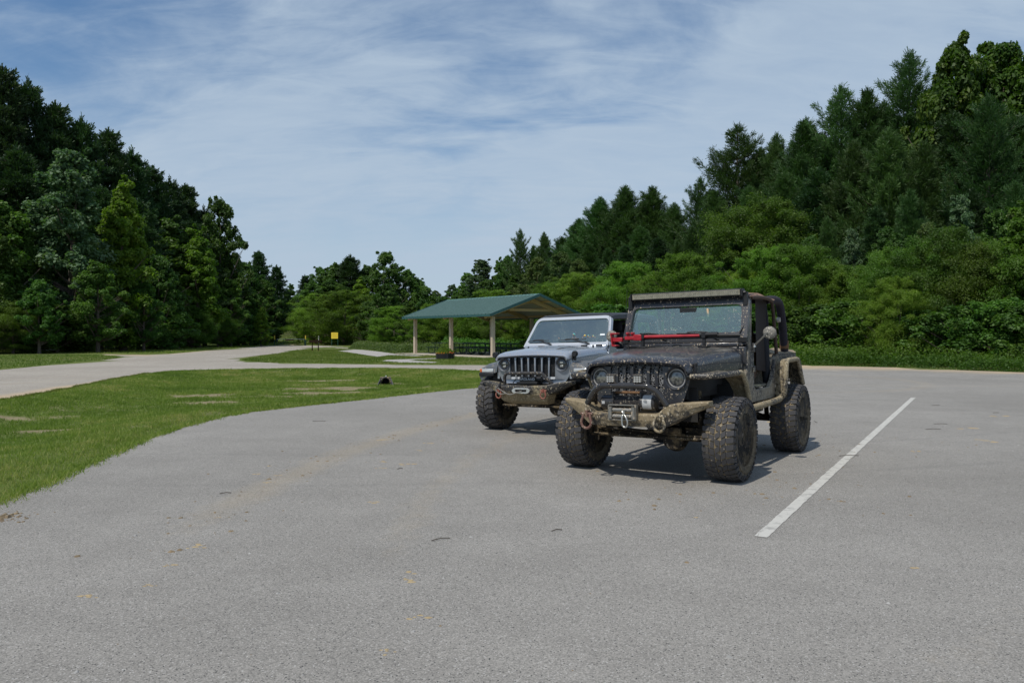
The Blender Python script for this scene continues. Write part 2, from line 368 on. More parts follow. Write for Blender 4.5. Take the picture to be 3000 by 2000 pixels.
# ---- asphalt
def asphalt(name, a, b, mudside):
    m = NT(name); P = m.co('World'); sp = m.n('ShaderNodeSeparateXYZ'); m.l(P, sp.inputs[0]); x, y = sp.outputs[0], sp.outputs[1]
    ag = m.vor(P, 165, 'F1', 'Color'); ags = m.n('ShaderNodeSeparateColor'); m.l(ag, ags.inputs[0])
    n0 = m.noise(P, .22, 5, .6); n1 = m.noise(P, 1.6, 6, .62); n2 = m.noise(P, 320, 2, .6); n4 = m.noise(P, 60, 3, .7)
    base = m.mix(m.rng(n0, .35, .65), a, b); base = m.mix(m.rng(n1, .35, .7, 0, .45), base, tuple(v * .84 for v in a)); base = m.mix(m.rng(m.noise(m.co('World', (.5, 2.4, 1), (0, 0, .5)), .7, 6, .65), .45, .7, 0, .10), base, tuple(v * 1.22 for v in b))
    grain = m.m('ADD', m.m('MULTIPLY', ags.outputs[0], .65), m.m('MULTIPLY', n2, .5))
    col = m.mix(1.0, base, m.mix(m.rng(grain, .12, 1.02), (.54, .54, .54), (1.46, 1.45, 1.43)), 'MULTIPLY')
    col = m.mix(m.rng(ags.outputs[1], .965, .975), col, (.46, .44, .41)); col = m.mix(m.rng(ags.outputs[2], .97, .98), col, (.03, .03, .032))
    # tyre paths of dried mud: arcs across the lot
    mud = m.m('MULTIPLY', 0.0, 0.0)
    def arc(cx_, cy_, R, w, amt, y0=None, y1=None, col_=None):
        dx = m.m('SUBTRACT', x, cx_); dy = m.m('SUBTRACT', y, cy_)
        d = m.m('SQRT', m.m('ADD', m.m('MULTIPLY', dx, dx), m.m('MULTIPLY', dy, dy)))
        d = m.m('ABSOLUTE', m.m('SUBTRACT', m.m('ADD', d, m.m('MULTIPLY', m.m('SUBTRACT', n1, .5), .25)), R))
        q = m.m('MULTIPLY', m.rng(d, w, w * .15), amt)
        if y0 is not None: q = m.m('MULTIPLY', q, m.m('MULTIPLY', m.rng(y, y0, y0 + 2.5), m.rng(y, y1, y1 - 2.5)))
        return q
    for A in mudside['arcs']: mud = m.m('MAXIMUM', mud, arc(*A))
    patch = m.m('ADD', mud, m.m('MULTIPLY', m.m('SUBTRACT', m.noise(P, 5.5, 7, .72), .5), 1.1))
    mf = m.m('MULTIPLY', m.rng(patch, .30, .75, 0, 1), m.rng(mud, 0, .15))
    spots = m.rng(m.noise(P, 1.3, 9, .74, .3), .725, .745, 0, .8)
    mf = m.m('MAXIMUM', m.m('MULTIPLY', mf, .17), m.m('MULTIPLY', spots, .75))
    col = m.mix(mf, col, (.46, .35, .20))
    for (ax, ay, bx, by, w_, am) in mudside['bands']:      # dusty edge: distance to a straight edge line
        L_ = math.hypot(bx - ax, by - ay); nx_, ny_ = -(by - ay) / L_, (bx - ax) / L_
        d = m.m('ABSOLUTE', m.m('ADD', m.m('ADD', m.m('MULTIPLY', x, nx_), m.m('MULTIPLY', y, ny_)), -(ax * nx_ + ay * ny_)))
        tt = m.m('ADD', m.m('MULTIPLY', x, (bx - ax) / L_ ** 2), m.m('ADD', m.m('MULTIPLY', y, (by - ay) / L_ ** 2), -(ax * (bx - ax) + ay * (by - ay)) / L_ ** 2))
        q = m.m('MULTIPLY', m.rng(m.m('ADD', d, m.m('MULTIPLY', m.m('SUBTRACT', n1, .5), w_ * 1.2)), w_, w_ * .35), m.m('MULTIPLY', m.rng(tt, -.1, .02), m.rng(tt, 1.1, .98)))
        col = m.mix(m.m('MULTIPLY', q, am), col, (.50, .38, .24))
    # dark tyre scuffs
    dk = m.m('MULTIPLY', 0.0, 0.0)
    for A in mudside['dark']: dk = m.m('MAXIMUM', dk, arc(*A))
    col = m.mix(m.m('MULTIPLY', m.m('MULTIPLY', dk, m.rng(m.noise(P, 3, 4, .7), .3, .6)), .18), col, (.07, .07, .075))
    m.set(Base_Color=col, Roughness=m.rng(n2, .2, .8, .78, .95), Specular_IOR_Level=.25); m.bump(grain, .55, .004); return m.mat
LOTM = asphalt('lot_asphalt', (.250, .236, .214), (.315, .298, .272), dict(
    arcs=[(19.2, 5.6, 21.6, .42, .75, 4.5, 19), (17.4, 5.6, 18.2, .35, .5, 3.5, 18), (8.6, -3.5, 9.6, .3, .35, -2, 6), (7.0, 24.8, 5.4, .6, .55, 17.5, 31), (14, 55, 33, .5, .5, 18, 30), (10, 40, 24, .4, .35, 14, 26)],
    bands=[(1.5, 37.5, 13.6, 36.9, 6, .55), (13.3, 37.0, 17.2, 34.1, 4.6, .6), (17.1, 34.1, 19.6, 29.8, 3.2, .6), (19.5, 30, 22, 24, 2, .5)],
    dark=[(-2.5, 32, 24.5, .10, .9, 6, 16), (-2.2, 31.3, 21.9, .08, .8, 6, 18), (12.6, 9, 5.2, .10, .8, 8, 14), (30, 60, 48, .14, .8, 12, 30), (11.5, 23, 8.6, .12, .7, 14, 22)]))
ROADM = asphalt('road_asphalt', (.33, .295, .25), (.41, .37, .315), dict(
    arcs=[(20, 15, 35.6, .5, .55), (20, 15, 37.5, .5, .5), (-40, 62, 24, .6, .4)],
    bands=[(-11.1, 15, -12.2, 22, .7, .75), (-12.2, 22, -13.4, 29, .5, .6), (-25.2, 57.5, -28.3, 77, .6, .5), (-30.3, 57.6, -24.6, 53.5, 1.2, .7)],
    dark=[(20, 15, 34, .12, .8)]))
def sheet(name, poly, z, mat, cut=0, **k):
    mb = MB(); tris = tessellate_polygon([[Vector((p[0], p[1], 0)) for p in poly]])
    mb.add([(p[0], p[1], z) for p in poly], [tuple(t) for t in tris])
    o = mb.build(name, mat, smooth=0); me_ = o.data
    if me_.polygons[0].normal.z < 0: me_.flip_normals()
    return tag(o, kind='structure')
sheet('parking_lot', LOT, .004, LOTM)
sheet('road', ROAD, 0.0, ROADM)
m = NT('concrete_pale'); P = m.co('World'); n = m.noise(P, 3, 6, .7); n_ = m.noise(P, 60, 3, .6)
m.set(Base_Color=m.mix(m.rng(n, .3, .7), (.34, .32, .29), (.43, .40, .36)), Roughness=.9); m.bump(n_, .3, .005); CONC = m.mat
m = NT('worn_paint'); P = m.co('World'); n = m.noise(P, 9, 7, .75); n2 = m.noise(P, 130, 3, .7); cr = m.vor(m.co('World', (1.4, 4.2, 1), (0, 0, .55)), 2.2, 'DISTANCE_TO_EDGE')
wearf = m.m('MAXIMUM', m.rng(n, .52, .62, 0, .75), m.m('MAXIMUM', m.rng(n2, .60, .70, 0, .7), m.rng(cr, .012, .0, 0, .7)))
m.set(Base_Color=m.mix(wearf, (.54, .52, .47), (.27, .26, .24)), Roughness=.8); m.bump(n2, .4, .003); PAINT = m.mat
# the white bay line: a ragged-edged painted strip
mb = MB(); A = Vector((1.775, 5.585)); B = Vector((9.17, 17.9)); d = (B - A).normalized(); q = Vector((-d.y, d.x)); Ln = (B - A).length; K = 220
vv = []
for i_ in range(K + 1):
    t = Ln * i_ / K; c = A + d * t
    for s_ in (-1, 1):
        e = c + q * s_ * (.047 + random.Random(i_ * 7 + s_).uniform(-.004, .003)); vv.append((e.x, e.y, .008))
mb.add(vv, [(2 * i_, 2 * i_ + 1, 2 * i_ + 3, 2 * i_ + 2) for i_ in range(K)])
o = mb.build('bay_line', PAINT, smooth=0)
if o.data.polygons[0].normal.z < 0: o.data.flip_normals()
tag(o, kind='structure')
# pale concrete ramp and footpaths on the island
for nm, poly, z in (('ramp', [(-13.6, 64.2), (-8.61, 49.9), (-8.3, 56.6), (-13.2, 71.5)], .03), ('ramp', [(-15.0, 67.4), (-13.65, 64.3), (-13.25, 71.5), (-14.9, 74)], .022),
                    ('path', [(-7.0, 42.2), (-7.05, 44.2), (-5.8, 45.6), (-4.6, 47.3), (-4.4, 45.9), (-5.55, 43.9), (-5.7, 43.1), (-3.9, 40.6), (-3.9, 39.1), (-5.6, 39.8)], .022)):
    sheet(nm, poly, z, CONC)
# thickness for the ramp edges
sheet('path', [(-8.6, 53.5), (-8.1, 55.2), (-5.8, 52.8), (-6.3, 51.1)], .035, CONC)
m = NT('dirt'); P = m.co('World'); n = m.noise(P, 2, 6, .7); m.set(Base_Color=m.mix(m.rng(n, .3, .7), (.34, .27, .17), (.50, .42, .29)), Roughness=.95); DIRT = m.mat
tr = smoothpath([(-30.5, 105, 0), (-29.8, 110, 0), (-27.5, 118, 0), (-31, 128, 0), (-36, 137, 0), (-34, 150, 0), (-31, 165, 0)], 8)
mb = MB(); vv = []
for i_, p in enumerate(tr):
    a = tr[max(0, i_ - 1)]; b = tr[min(len(tr) - 1, i_ + 1)]; t = (b - a).normalized(); w_ = 1.1
    for s_ in (-1, 1):
        px_, py_ = p.x - t.y * w_ * s_, p.y + t.x * w_ * s_; vv.append((px_, py_, float(hgt(px_, py_)) + .05))
mb.add(vv, [(2 * i_, 2 * i_ + 1, 2 * i_ + 3, 2 * i_ + 2) for i_ in range(len(tr) - 1)]); o = mb.build('dirt_track', DIRT, smooth=60)
tag(o, kind='structure')

# ---------------------------------------------------------------- foliage materials
def leafmat(name, c0, c1, c2, trans=.35, rough=.55):
    m = NT(name); at = m.n('ShaderNodeAttribute', attribute_name='tint'); oi = m.n('ShaderNodeObjectInfo')
    c = m.mix(m.rng(at.outputs['Fac'], 0, .6), c0, c1); c = m.mix(m.rng(at.outputs['Fac'], .6, 1), c, c2)
    hv = m.n('ShaderNodeHueSaturation'); m.l(c, hv.inputs['Color']); m.l(m.rng(oi.outputs['Random'], 0, 1, .484, .514), hv.inputs['Hue']); m.l(m.rng(m.m('FRACT', m.m('MULTIPLY', oi.outputs['Random'], 7.31)), 0, 1, .78, 1.32), hv.inputs['Value'])
    m.l(hv.outputs[0], m.b.inputs['Base Color']); m.set(Roughness=rough, Specular_IOR_Level=.35)
    tr_ = m.n('ShaderNodeBsdfTranslucent'); tc_ = m.mix(1, hv.outputs[0], (1.25, 1.5, .6), 'MULTIPLY'); m.l(tc_, tr_.inputs[0])
    ms = m.n('ShaderNodeMixShader'); ms.inputs[0].default_value = trans; m.l(m.b.outputs[0], ms.inputs[1]); m.l(tr_.outputs[0], ms.inputs[2]); m.l(ms.outputs[0], m.o.inputs[0]); return m.mat
GRASSM = leafmat('grass_blades', (.094, .145, .020), (.175, .228, .040), (.34, .30, .12), .4, .6)
EXCL = [[(-15.1, 67.3), (-8.5, 49.6), (-8.0, 57), (-14.9, 74.5)], [(-7.1, 42), (-7.15, 44.3), (-5.8, 45.8), (-4.5, 47.6), (-4.2, 45.9), (-5.4, 43.9), (-5.5, 43.1), (-3.7, 40.7), (-3.7, 39), (-5.6, 39.6)], [(-8.8, 53.5), (-8.1, 55.4), (-5.6, 52.8), (-6.3, 50.9)], [(-8.5, 57), (-1.4, 47.2), (6, 52), (-1, 62)], [(-1.3, 47.6), (1, 49.2), (4, 46), (2, 44)]]
def blades(name, poly, n, h, wd, ymin=0, ymax=1e9, seed=0, dens=None, avoid=True, offs=0.0):
    r = np.random.default_rng(seed); P_ = np.array(poly); lo, hi = P_.min(0), P_.max(0); lo[1] = max(lo[1], ymin); hi[1] = min(hi[1], ymax); out_ = []; tot = 0
    while tot < n:
        x = r.uniform(lo[0], hi[0], n * 2); u = r.random(n * 2)
        y = (lo[1] + (hi[1] - lo[1]) * u) if dens is None else lo[1] + (hi[1] - lo[1]) * u ** dens
        k = inside(poly, x, y); 
        for e_ in EXCL: k &= ~inside(e_, x, y)
        if avoid: k &= bare_mask(x, y) < r.random(n * 2) * .8
        cl = vnoise(x, y, .12, 21 + seed) * .6 + vnoise(x, y, .7, 22) * .5; k &= cl > r.random(n * 2) * .75
        out_.append(np.stack([x[k], y[k]], 1)); tot += k.sum()
    q = np.concatenate(out_)[:n]; x, y = q[:, 0], q[:, 1]; z = hgt(x, y) + offs
    dist = np.hypot(x, y); sc_ = (dist / 12).clip(.55, 3)
    a = r.uniform(0, 2 * np.pi, n); lean = r.normal(0, .45, (n, 2)); hh = h * r.uniform(.5, 1.25, n) * (.7 + .6 * vnoise(x, y, .5, 31))
    w_ = wd * sc_ * r.uniform(.7, 1.3, n); dx, dy = np.cos(a) * w_, np.sin(a) * w_
    v0 = np.stack([x - dx, y - dy, z - .01], 1); v1 = np.stack([x + dx, y + dy, z - .01], 1); v2 = np.stack([x + lean[:, 0] * hh, y + lean[:, 1] * hh, z + hh], 1)
    Vv = np.stack([v0, v1, v2], 1).reshape(-1, 3); Ff = np.arange(3 * n).reshape(-1, 3)
    ti = (r.random(n) * .42 - .12 + (vnoise(x, y, 1.9, 33) * .5 + vnoise(x, y, .5, 34) * .38 + vnoise(x, y, .17, 35) * .22 - .2) * 1.15).clip(0, 1)
    tag(link(name, npmesh(name, Vv, Ff, GRASSM, {'tint': ('FACE', ti)})), kind='stuff', label='short mown green grass')
blades('grass', WEDGE, 330000, .045, .0052, 5.5, 34, 1, dens=1.25)
blades('grass', WEDGE, 6000, .085, .0065, 5.5, 32, 13, dens=1.25)
# longer fringe creeping over the pavement edge
def fringe(name, poly, k0, k1, n, seed):
    r = np.random.default_rng(seed); seg = [(np.array(poly[k]), np.array(poly[k + 1])) for k in range(k0, k1)]; wts = np.array([np.linalg.norm(b - a) / (2 + np.linalg.norm((a + b) / 2)) for a, b in seg]); wts /= wts.sum()
    k = r.choice(len(seg), n, p=wts); t = r.random(n); A_ = np.array([s_[0] for s_ in seg])[k]; B_ = np.array([s_[1] for s_ in seg])[k]; D_ = B_ - A_; Nn = np.stack([-D_[:, 1], D_[:, 0]], 1) / np.linalg.norm(D_, axis=1)[:, None]
    p0 = A_ + D_ * t[:, None]; amp = .05 + .10 * vnoise(p0[:, 0] * 3, p0[:, 1] * 3, .7, seed); p0 = p0 + Nn * (r.normal(0, 1, n) * amp * .6)[:, None]
    x, y = p0[:, 0], p0[:, 1]; a = r.uniform(0, 6.28, n); h_ = r.uniform(.02, .065, n) * (.6 + .8 * vnoise(x, y, .35, seed + 1)); w_ = .006 * (np.hypot(x, y) / 12).clip(.5, 2); ln = r.normal(0, .6, (n, 2)) * h_[:, None]
    V_ = np.stack([np.stack([x - np.cos(a) * w_, y - np.sin(a) * w_, np.zeros(n)], 1), np.stack([x + np.cos(a) * w_, y + np.sin(a) * w_, np.zeros(n)], 1), np.stack([x + ln[:, 0], y + ln[:, 1], h_], 1)], 1).reshape(-1, 3)
    tag(link(name, npmesh(name, V_, np.arange(3 * n).reshape(-1, 3), GRASSM, {'tint': ('FACE', (r.random(n) * .7 + .3 * vnoise(x, y, .4, 5)))})), kind='stuff', label='ragged grass fringe along the asphalt edge')
fringe('grass', LOT, 0, 12, 42000, 51); fringe('grass', ROAD, 2, 14, 16000, 52)
FARG = [(-15.4, 44.5), (-14, 41.7), (-11.9, 39.8), (-7.9, 38.3), (-3.6, 37.3), (-.5, 37.1), (8, 38), (8, 60), (-8, 62), (-16, 75), (-20, 73)]
blades('grass', FARG, 60000, .07, .006, 36, 76, 2, avoid=False)
blades('grass', [(-21, 32), (-21.9, 37.2), (-23.2, 44.5), (-24.7, 50), (-29, 54.5), (-60, 54), (-60, 30)], 50000, .07, .007, 30, 56, 3, avoid=False)
blades('grass', [(-25.6, 58.3), (-28.5, 76.6), (-30.8, 98), (-52, 110), (-60, 60), (-32, 58)], 40000, .08, .007, 56, 110, 4, avoid=False)
# gravel and crumbs lying on the lot
def pebbles(name, n, smin, smax, mat, seed, region, flat=.6, label=''):
    r = np.random.default_rng(seed); Vv = []; Ff = []
    base = np.array([(1, 0, 0), (.3, .9, 0), (-.8, .6, 0), (-.9, -.5, 0), (.2, -1, 0), (.55, .1, .8), (-.3, .35, 1), (-.3, -.4, .85)]); fc = [(0, 1, 5), (1, 6, 5), (1, 2, 6), (2, 3, 7), (2, 7, 6), (3, 4, 7), (4, 0, 5), (4, 5, 7), (5, 6, 7)]
    for k in range(n):
        x, y = region(r); s_ = smin * (smax / smin) ** (r.random() ** 2.5); a = r.uniform(0, 6.28); c_, sn = math.cos(a), math.sin(a)
        b = base * r.uniform(.7, 1.3, base.shape) * s_; b[:, 2] *= flat; b[:, 2] -= .05 * s_
        Vv.append(np.stack([x + b[:, 0] * c_ - b[:, 1] * sn, y + b[:, 0] * sn + b[:, 1] * c_, .004 + b[:, 2]], 1)); Ff += [tuple(8 * k + q_ for q_ in t) for t in fc]
    me = npmesh(name, np.concatenate(Vv), np.array(Ff), mat); tag(link(name, me), kind='stuff', label=label)
def lotpt(r):
    while True:
        y = 3 + 32 * r.random() ** 1.5; x = r.uniform(-5, 20)
        if abs(x) < y * .72 + 1 and inside(LOT, np.array([x]), np.array([y]))[0] and edist(LOT, np.array([x]), np.array([y]))[0] > .05: return x, y
pebbles('gravel', 700, .004, .017, simple('pebble_grey', (.34, .33, .31), .9, var=.4, scale=3), 5, lotpt, label='small loose grey stones')
def clodpt(r):
    k = r.random()
    if k < .35:
        y = r.uniform(5, 14); return -2.35 + (y - 6) ** 2 * .025 + r.normal(0, .28), y
    if k < .55: return r.normal(2.2, .8), r.normal(7.3, .5)
    if k < .75: return r.normal(4.2, .9), r.normal(10.4, .9)
    return lotpt(r)
pebbles('mud_crumbs', 620, .005, .028, simple('dry_mud', (.20, .15, .09), .95, var=.35, scale=5), 6, clodpt, .45, label='dry brown crumbs of mud')
def clod2(r): return r.normal(-4.15, .16), r.normal(6.15, .10)
pebbles('mud_crumbs', 160, .008, .04, bpy.data.materials['dry_mud'], 8, clod2, .6, label='heap of dark mud clods at the lot edge')
def edgept(r):
    k = r.integers(1, 11); t = r.random(); a, b = LOT[k], LOT[k + 1]; return a[0] + (b[0] - a[0]) * t + r.normal(.03, .03), a[1] + (b[1] - a[1]) * t
pebbles('gravel', 300, .006, .022, bpy.data.materials['dry_mud'], 9, edgept, .6, label='crumbled soil along the lot edge')
mb = MB(); r = random.Random(4)
for (x, y, L_, a) in ((6.4, 11.9, .35, .1), (5.0, 12.9, .3, 1.4), (8.6, 15.9, .3, .3), (-.5, 5.5, .2, .5), (4.0, 9.3, .35, .1), (6.9, 12.6, .3, .0), (-2.6, 7.1, .14, .4), (-1.2, 8.4, .1, .8), (8.9, 14.4, .2, .3), (-3.2, 13.0, .3, .2), (.33, 5.75, .13, .5)):
    c_, s_ = math.cos(a), math.sin(a); L_ *= .7; mb.tube([(x - c_ * L_ / 2, y - s_ * L_ / 2, .012), (x, y + .02, .016), (x + c_ * L_ / 2, y + s_ * L_ / 2, .012)], .0035, 5)
tag(mb.build('twigs', simple('twig_bark', (.07, .055, .04), .9)), kind='stuff', label='thin dark twigs scattered on the asphalt')
# flattened patches of tan mud
m = NT('tan_mud'); P = m.co('World'); n = m.noise(P, 45, 5, .7); m.set(Base_Color=m.mix(m.rng(n, .3, .7), (.34, .25, .13), (.46, .36, .21)), Roughness=.95); m.bump(n, .8, .01)
mb = MB(); r = random.Random(12)
spots = [(-1.29, 2.75 * 1.0 + .9, .10), (-.86, 4.5, .08), (.0, 4.05, .0)]
def gd(px, py): d_ = 1801 * 1.45 / (py - 767); return (px - 1176) / 1801 * d_, d_
for (px, py, s_) in ((205, 1372, .055), (451, 1256, .05), (384, 1300, .035), (340, 1346, .03), (936, 1334, .05), (940, 1318, .03), (960, 1421, .05), (858, 1155, .05), (938, 1067, .08), (985, 1018, .06), (878, 1076, .05), (880, 1060, .05), (616, 1108, .04), (617, 1070, .03), (1795, 970, .3), (1760, 962, .2), (2230, 985, .2), (2270, 1012, .12), (2290, 955, .15), (2103, 1037, .08),
                     (2105, 1305, .04), (970, 1035, .05), (640, 1092, .03), (590, 1088, .04), (500, 1190, .02), (880, 1010, .1), (1150, 940, .2), (1100, 950, .12), (890, 1500, .03), (1600, 1190, .03)):
    gx_, gy_ = gd(px, py)
    for k in range(5):
        cx_, cy_ = gx_ + r.gauss(0, s_ * .7), gy_ + r.gauss(0, s_ * .5); rr = s_ * r.uniform(.15, .55); K = 11
        ring = [(cx_ + rr * r.uniform(.6, 1.3) * math.cos(6.283 * i_ / K), cy_ + .6 * rr * r.uniform(.6, 1.3) * math.sin(6.283 * i_ / K), .0045) for i_ in range(K)]
        top = [(cx_ + (p[0] - cx_) * .6, cy_ + (p[1] - cy_) * .6, .006 + rr * .06) for p in ring]
        mb.loft([ring, top], cap=False); mb.add(top, [tuple(range(K))])
tag(mb.build('mud_crumbs', m.mat, smooth=60), kind='stuff', label='flattened tan mud patches on the lot')
# ================================================================ TREES
M_PINE = leafmat('pine_needles', (.020, .050, .014), (.048, .102, .024), (.090, .160, .044), .27)
M_DPINE = leafmat('dark_pine_needles', (.014, .036, .013), (.030, .066, .020), (.060, .108, .030), .24)
M_LOC = leafmat('locust_leaves', (.062, .120, .014), (.120, .205, .024), (.190, .285, .045), .5)
M_LOCD = leafmat('dark_locust_leaves', (.044, .092, .012), (.090, .160, .021), (.145, .225, .036), .46)
M_BROAD = leafmat('broad_leaves', (.028, .070, .012), (.066, .140, .021), (.140, .230, .045), .4)
M_LITE = leafmat('bright_green_maple_leaves', (.052, .110, .012), (.115, .205, .022), (.200, .300, .040), .5)  # leaves with a brighter green of their own
M_SILV = leafmat('silvery_leaves', (.034, .070, .028), (.075, .130, .055), (.165, .220, .125), .35)
M_OLIVE = leafmat('olive_leaves', (.040, .068, .016), (.075, .115, .028), (.125, .165, .050), .35)
M_YEL = leafmat('yellow_green_leaves', (.026, .060, .008), (.060, .118, .013), (.125, .180, .024), .38)
M_WEED2 = leafmat('olive_weeds', (.06, .10, .022), (.115, .165, .04), (.22, .25, .10), .4)
M_WEED = leafmat('weed_leaves', (.040, .095, .014), (.080, .165, .024), (.130, .210, .045), .4)
m = NT('bark'); P = m.co('Object', (6, 6, 1.2)); n = m.noise(P, 3, 6, .7)
m.set(Base_Color=m.mix(m.rng(n, .3, .7), (.055, .042, .03), (.17, .14, .11)), Roughness=.95); m.bump(n, .6, .03); BARK = m.mat
def unit(v): return v / np.maximum(np.linalg.norm(v, axis=-1, keepdims=True), 1e-9)
def leaves(c, nrm, size, aspect, r, tint, fold=0.0):
    """one rhombic leaf face per row"""
    n = len(c); a = unit(r.normal(0, 1, (n, 3))); u = unit(np.cross(nrm, a)); v = np.cross(nrm, u); s = size[:, None]
    V = np.stack([c - u * s, c - v * s * aspect, c + u * s, c + v * s * aspect], 1).reshape(-1, 3)
    return V, np.arange(4 * n).reshape(-1, 4), tint
def crown_broad(name, seed, R, H, base, nc, per, leaf, mat, prof=None, rc=.3, flat=.65, cone=0.0, aspect=.6, feather=0.0):
    r = np.random.default_rng(seed); t = r.random(nc) ** .85; th = r.uniform(0, 2 * np.pi, nc)
    if prof is None: prof = lambda q: np.sin(np.pi * np.clip(q, .02, 1) ** .75) ** .6
    ph = r.uniform(0, 6.28, 6); rad = R * prof(t) * (r.random(nc) ** .38) * (1 + .20 * np.sin(3 * th + ph[0]) * np.cos(9 * t + ph[1]) + .20 * np.sin(5 * th + ph[2] + 7 * t) * np.cos(15 * t + ph[3])); sprout = r.random(nc) < .14; rad = np.where(sprout, rad * 1.22 + .08 * R, rad)
    c = np.stack([rad * np.cos(th), rad * np.sin(th), base + H * t], 1); rcl = R * rc * r.uniform(.45, 1.35, nc) * (1 - .45 * t ** 2) * np.where(sprout, .55, 1); c[:, 2] += np.where(sprout & (t > .5), .07 * H, 0)
    k = np.repeat(np.arange(nc), per); n = len(k); d = unit(r.normal(0, 1, (n, 3)) + np.array([0, 0, .35])); rr = r.random(n) ** .45
    off = d * (rcl[k] * rr)[:, None]; off[:, 2] *= flat
    if feather:
        out_ = unit(c[k] * np.array([1, 1, 0.15])); off += out_ * (r.random(n) * rcl[k] * feather)[:, None]; off[:, 2] += (r.random(n) * rcl[k] * feather * .25)
    p = c[k] + off + r.normal(0, .03 * R, (n, 3)) * .5
    nrm = unit(d * .6 + np.array([0, 0, .7]) + r.normal(0, .55, (n, 3)))
    ct = r.random(nc); tint = (ct[k] * .45 + r.random(n) * .4 + .15 * (rr)).clip(0, 1)
    V, F, T = leaves(p, nrm, leaf * r.uniform(.6, 1.35, n), aspect, r, tint)
    me = npmesh(name, V, F, mat, {'tint': ('FACE', T)}); 
    # trunk and limbs reach to the clumps
    mb = MB(); top = base + H * .82; lean = r.normal(0, .02 * H, 2)
    tp = [(lean[0] * q * q, lean[1] * q * q, -.3 + (top + .3) * q) for q in (0, .06, .25, .5, .75, 1)]; R0 = .022 * (H + base) + .03
    mb.tube(tp, R0, 8, rs=[R0 * 1.35, R0, R0 * .82, R0 * .6, R0 * .35, R0 * .1])
    for i_ in np.argsort(-rad)[:26 if H > 6 else 16]:
        q = c[i_]; z0 = max(.12 * (H + base), q[2] - abs(rad[i_]) * r.uniform(.5, 1.0)); z0 = min(z0, top * .9); f = z0 / top
        s0 = np.array([lean[0] * f * f, lean[1] * f * f, z0]); mid = s0 * .5 + q * .5 + np.array([0, 0, -.06 * rad[i_]]); rr0 = R0 * (1 - .8 * f) * .5
        mb.tube([tuple(s0), tuple(mid), tuple(q)], rr0, 5, rs=[rr0, rr0 * .6, rr0 * .15])
    return me, mb
def crown_pine(name, seed, R, H, base, mat, dz=.55, nb=6, up=.25, tuft=.34, ragged=.3, power=.8, top_open=0.0, per=7, droop=0.0):
    r = np.random.default_rng(seed); C = []; Dd = []; S = []; T = []; mb = MB(); top = base + H; R0 = .016 * top + .05
    mb.tube([(0, 0, -.3), (0, 0, .5), (0, 0, top * .5), (0, 0, top * .97)], R0, 8, rs=[R0 * 1.3, R0, R0 * .62, R0 * .06])
    z = base; lvl = 0
    while z < top - .3:
        q = (z - base) / H; Lr = R * (1 - q) ** power * (.55 + .45 * min(1, q * 5)) + .25
        th0 = r.uniform(0, 6.28)
        for b in range(nb):
            th = th0 + 6.283 * b / nb + r.normal(0, .25); L_ = Lr * (1 + r.normal(0, ragged)); L_ = max(L_, .3)
            if r.random() < top_open: continue
            dirx, diry = math.cos(th), math.sin(th); m_ = max(2, int(L_ / .34)); s_ = (np.arange(m_) + .6) / m_
            if L_ > 1.2: s_ = s_[s_ > .22]
            rise = up * L_ * s_ ** 1.6 * (1 + q) - droop * L_ * np.sin(s_ * 2.2)
            pz = z + rise + r.normal(0, .04, len(s_)); ct = r.random()
            mb.tube([(0, 0, z - .05), (dirx * L_ * .5, diry * L_ * .5, z + up * L_ * .33 * (1 + q) - droop * L_ * .85), (dirx * L_, diry * L_, z + up * L_ * (1 + q) - droop * L_ * .8)], .03, 4, rs=[.02 + .014 * L_, .012 + .006 * L_, .006])
            for sd in (-1, 0, 1):
                wdt = .30 * L_ * np.sin(np.pi * np.clip(s_, 0, 1) ** .8) * sd * r.uniform(.7, 1.2)
                if sd and L_ < .8: continue
                px = dirx * L_ * s_ - diry * wdt; py = diry * L_ * s_ + dirx * wdt
                for k in range(len(s_)):
                    C.append((px[k], py[k], pz[k] + abs(sd) * -.02 * L_ + .06 * r.normal())); Dd.append((dirx - diry * sd * .6, diry + dirx * sd * .6, .55)); S.append(1 - .25 * s_[k]); T.append(ct)
        z += dz * (1 - .45 * q) * r.uniform(.8, 1.2); lvl += 1
    for k in range(5): C.append((0, 0, top - .12 * k)); Dd.append((0, 0, 1.)); S.append(.9); T.append(.5)
    C = np.array(C); Dd = unit(np.array(Dd)); S = np.array(S); T = np.array(T); n = len(C); k = np.repeat(np.arange(n), per); N_ = len(k)
    d = unit(Dd[k] + r.normal(0, .48, (N_, 3)) + np.array([0, 0, .18])); L_ = tuft * S[k] * r.uniform(.7, 1.25, N_); w_ = L_ * (.17 if per < 12 else .085)
    side = unit(np.cross(d, r.normal(0, 1, (N_, 3)))); c = C[k] + r.normal(0, tuft * .22, (N_, 3))
    V = np.stack([c - side * w_[:, None] * .5, c + side * w_[:, None] * .5 + d * (L_ * .1)[:, None], c + d * L_[:, None] + side * w_[:, None] * .6, c + d * (L_ * .9)[:, None] - side * w_[:, None] * .7], 1).reshape(-1, 3)
    F = np.arange(4 * N_).reshape(-1, 4); ti = (T[k] * .4 + r.random(N_) * .45 + .12).clip(0, 1)
    return npmesh(name, V, F, mat, {'tint': ('FACE', ti)}), mb
KIND = {}
def reg(key, name, me, mb, h, cat):
    o = mb.build('trunk', BARK, smooth=50); t = o.data; bpy.data.objects.remove(o); KIND[key] = (name, me, t, h, cat)
for k in range(3): reg('pine%d' % k, 'pine_tree', *crown_pine('crown', 10 + k, 6.0 + .4 * k, 18, 2.0, M_PINE, up=.36, tuft=.56, ragged=.36, power=1.0, nb=7, dz=.62, per=15), 20, 'tree')
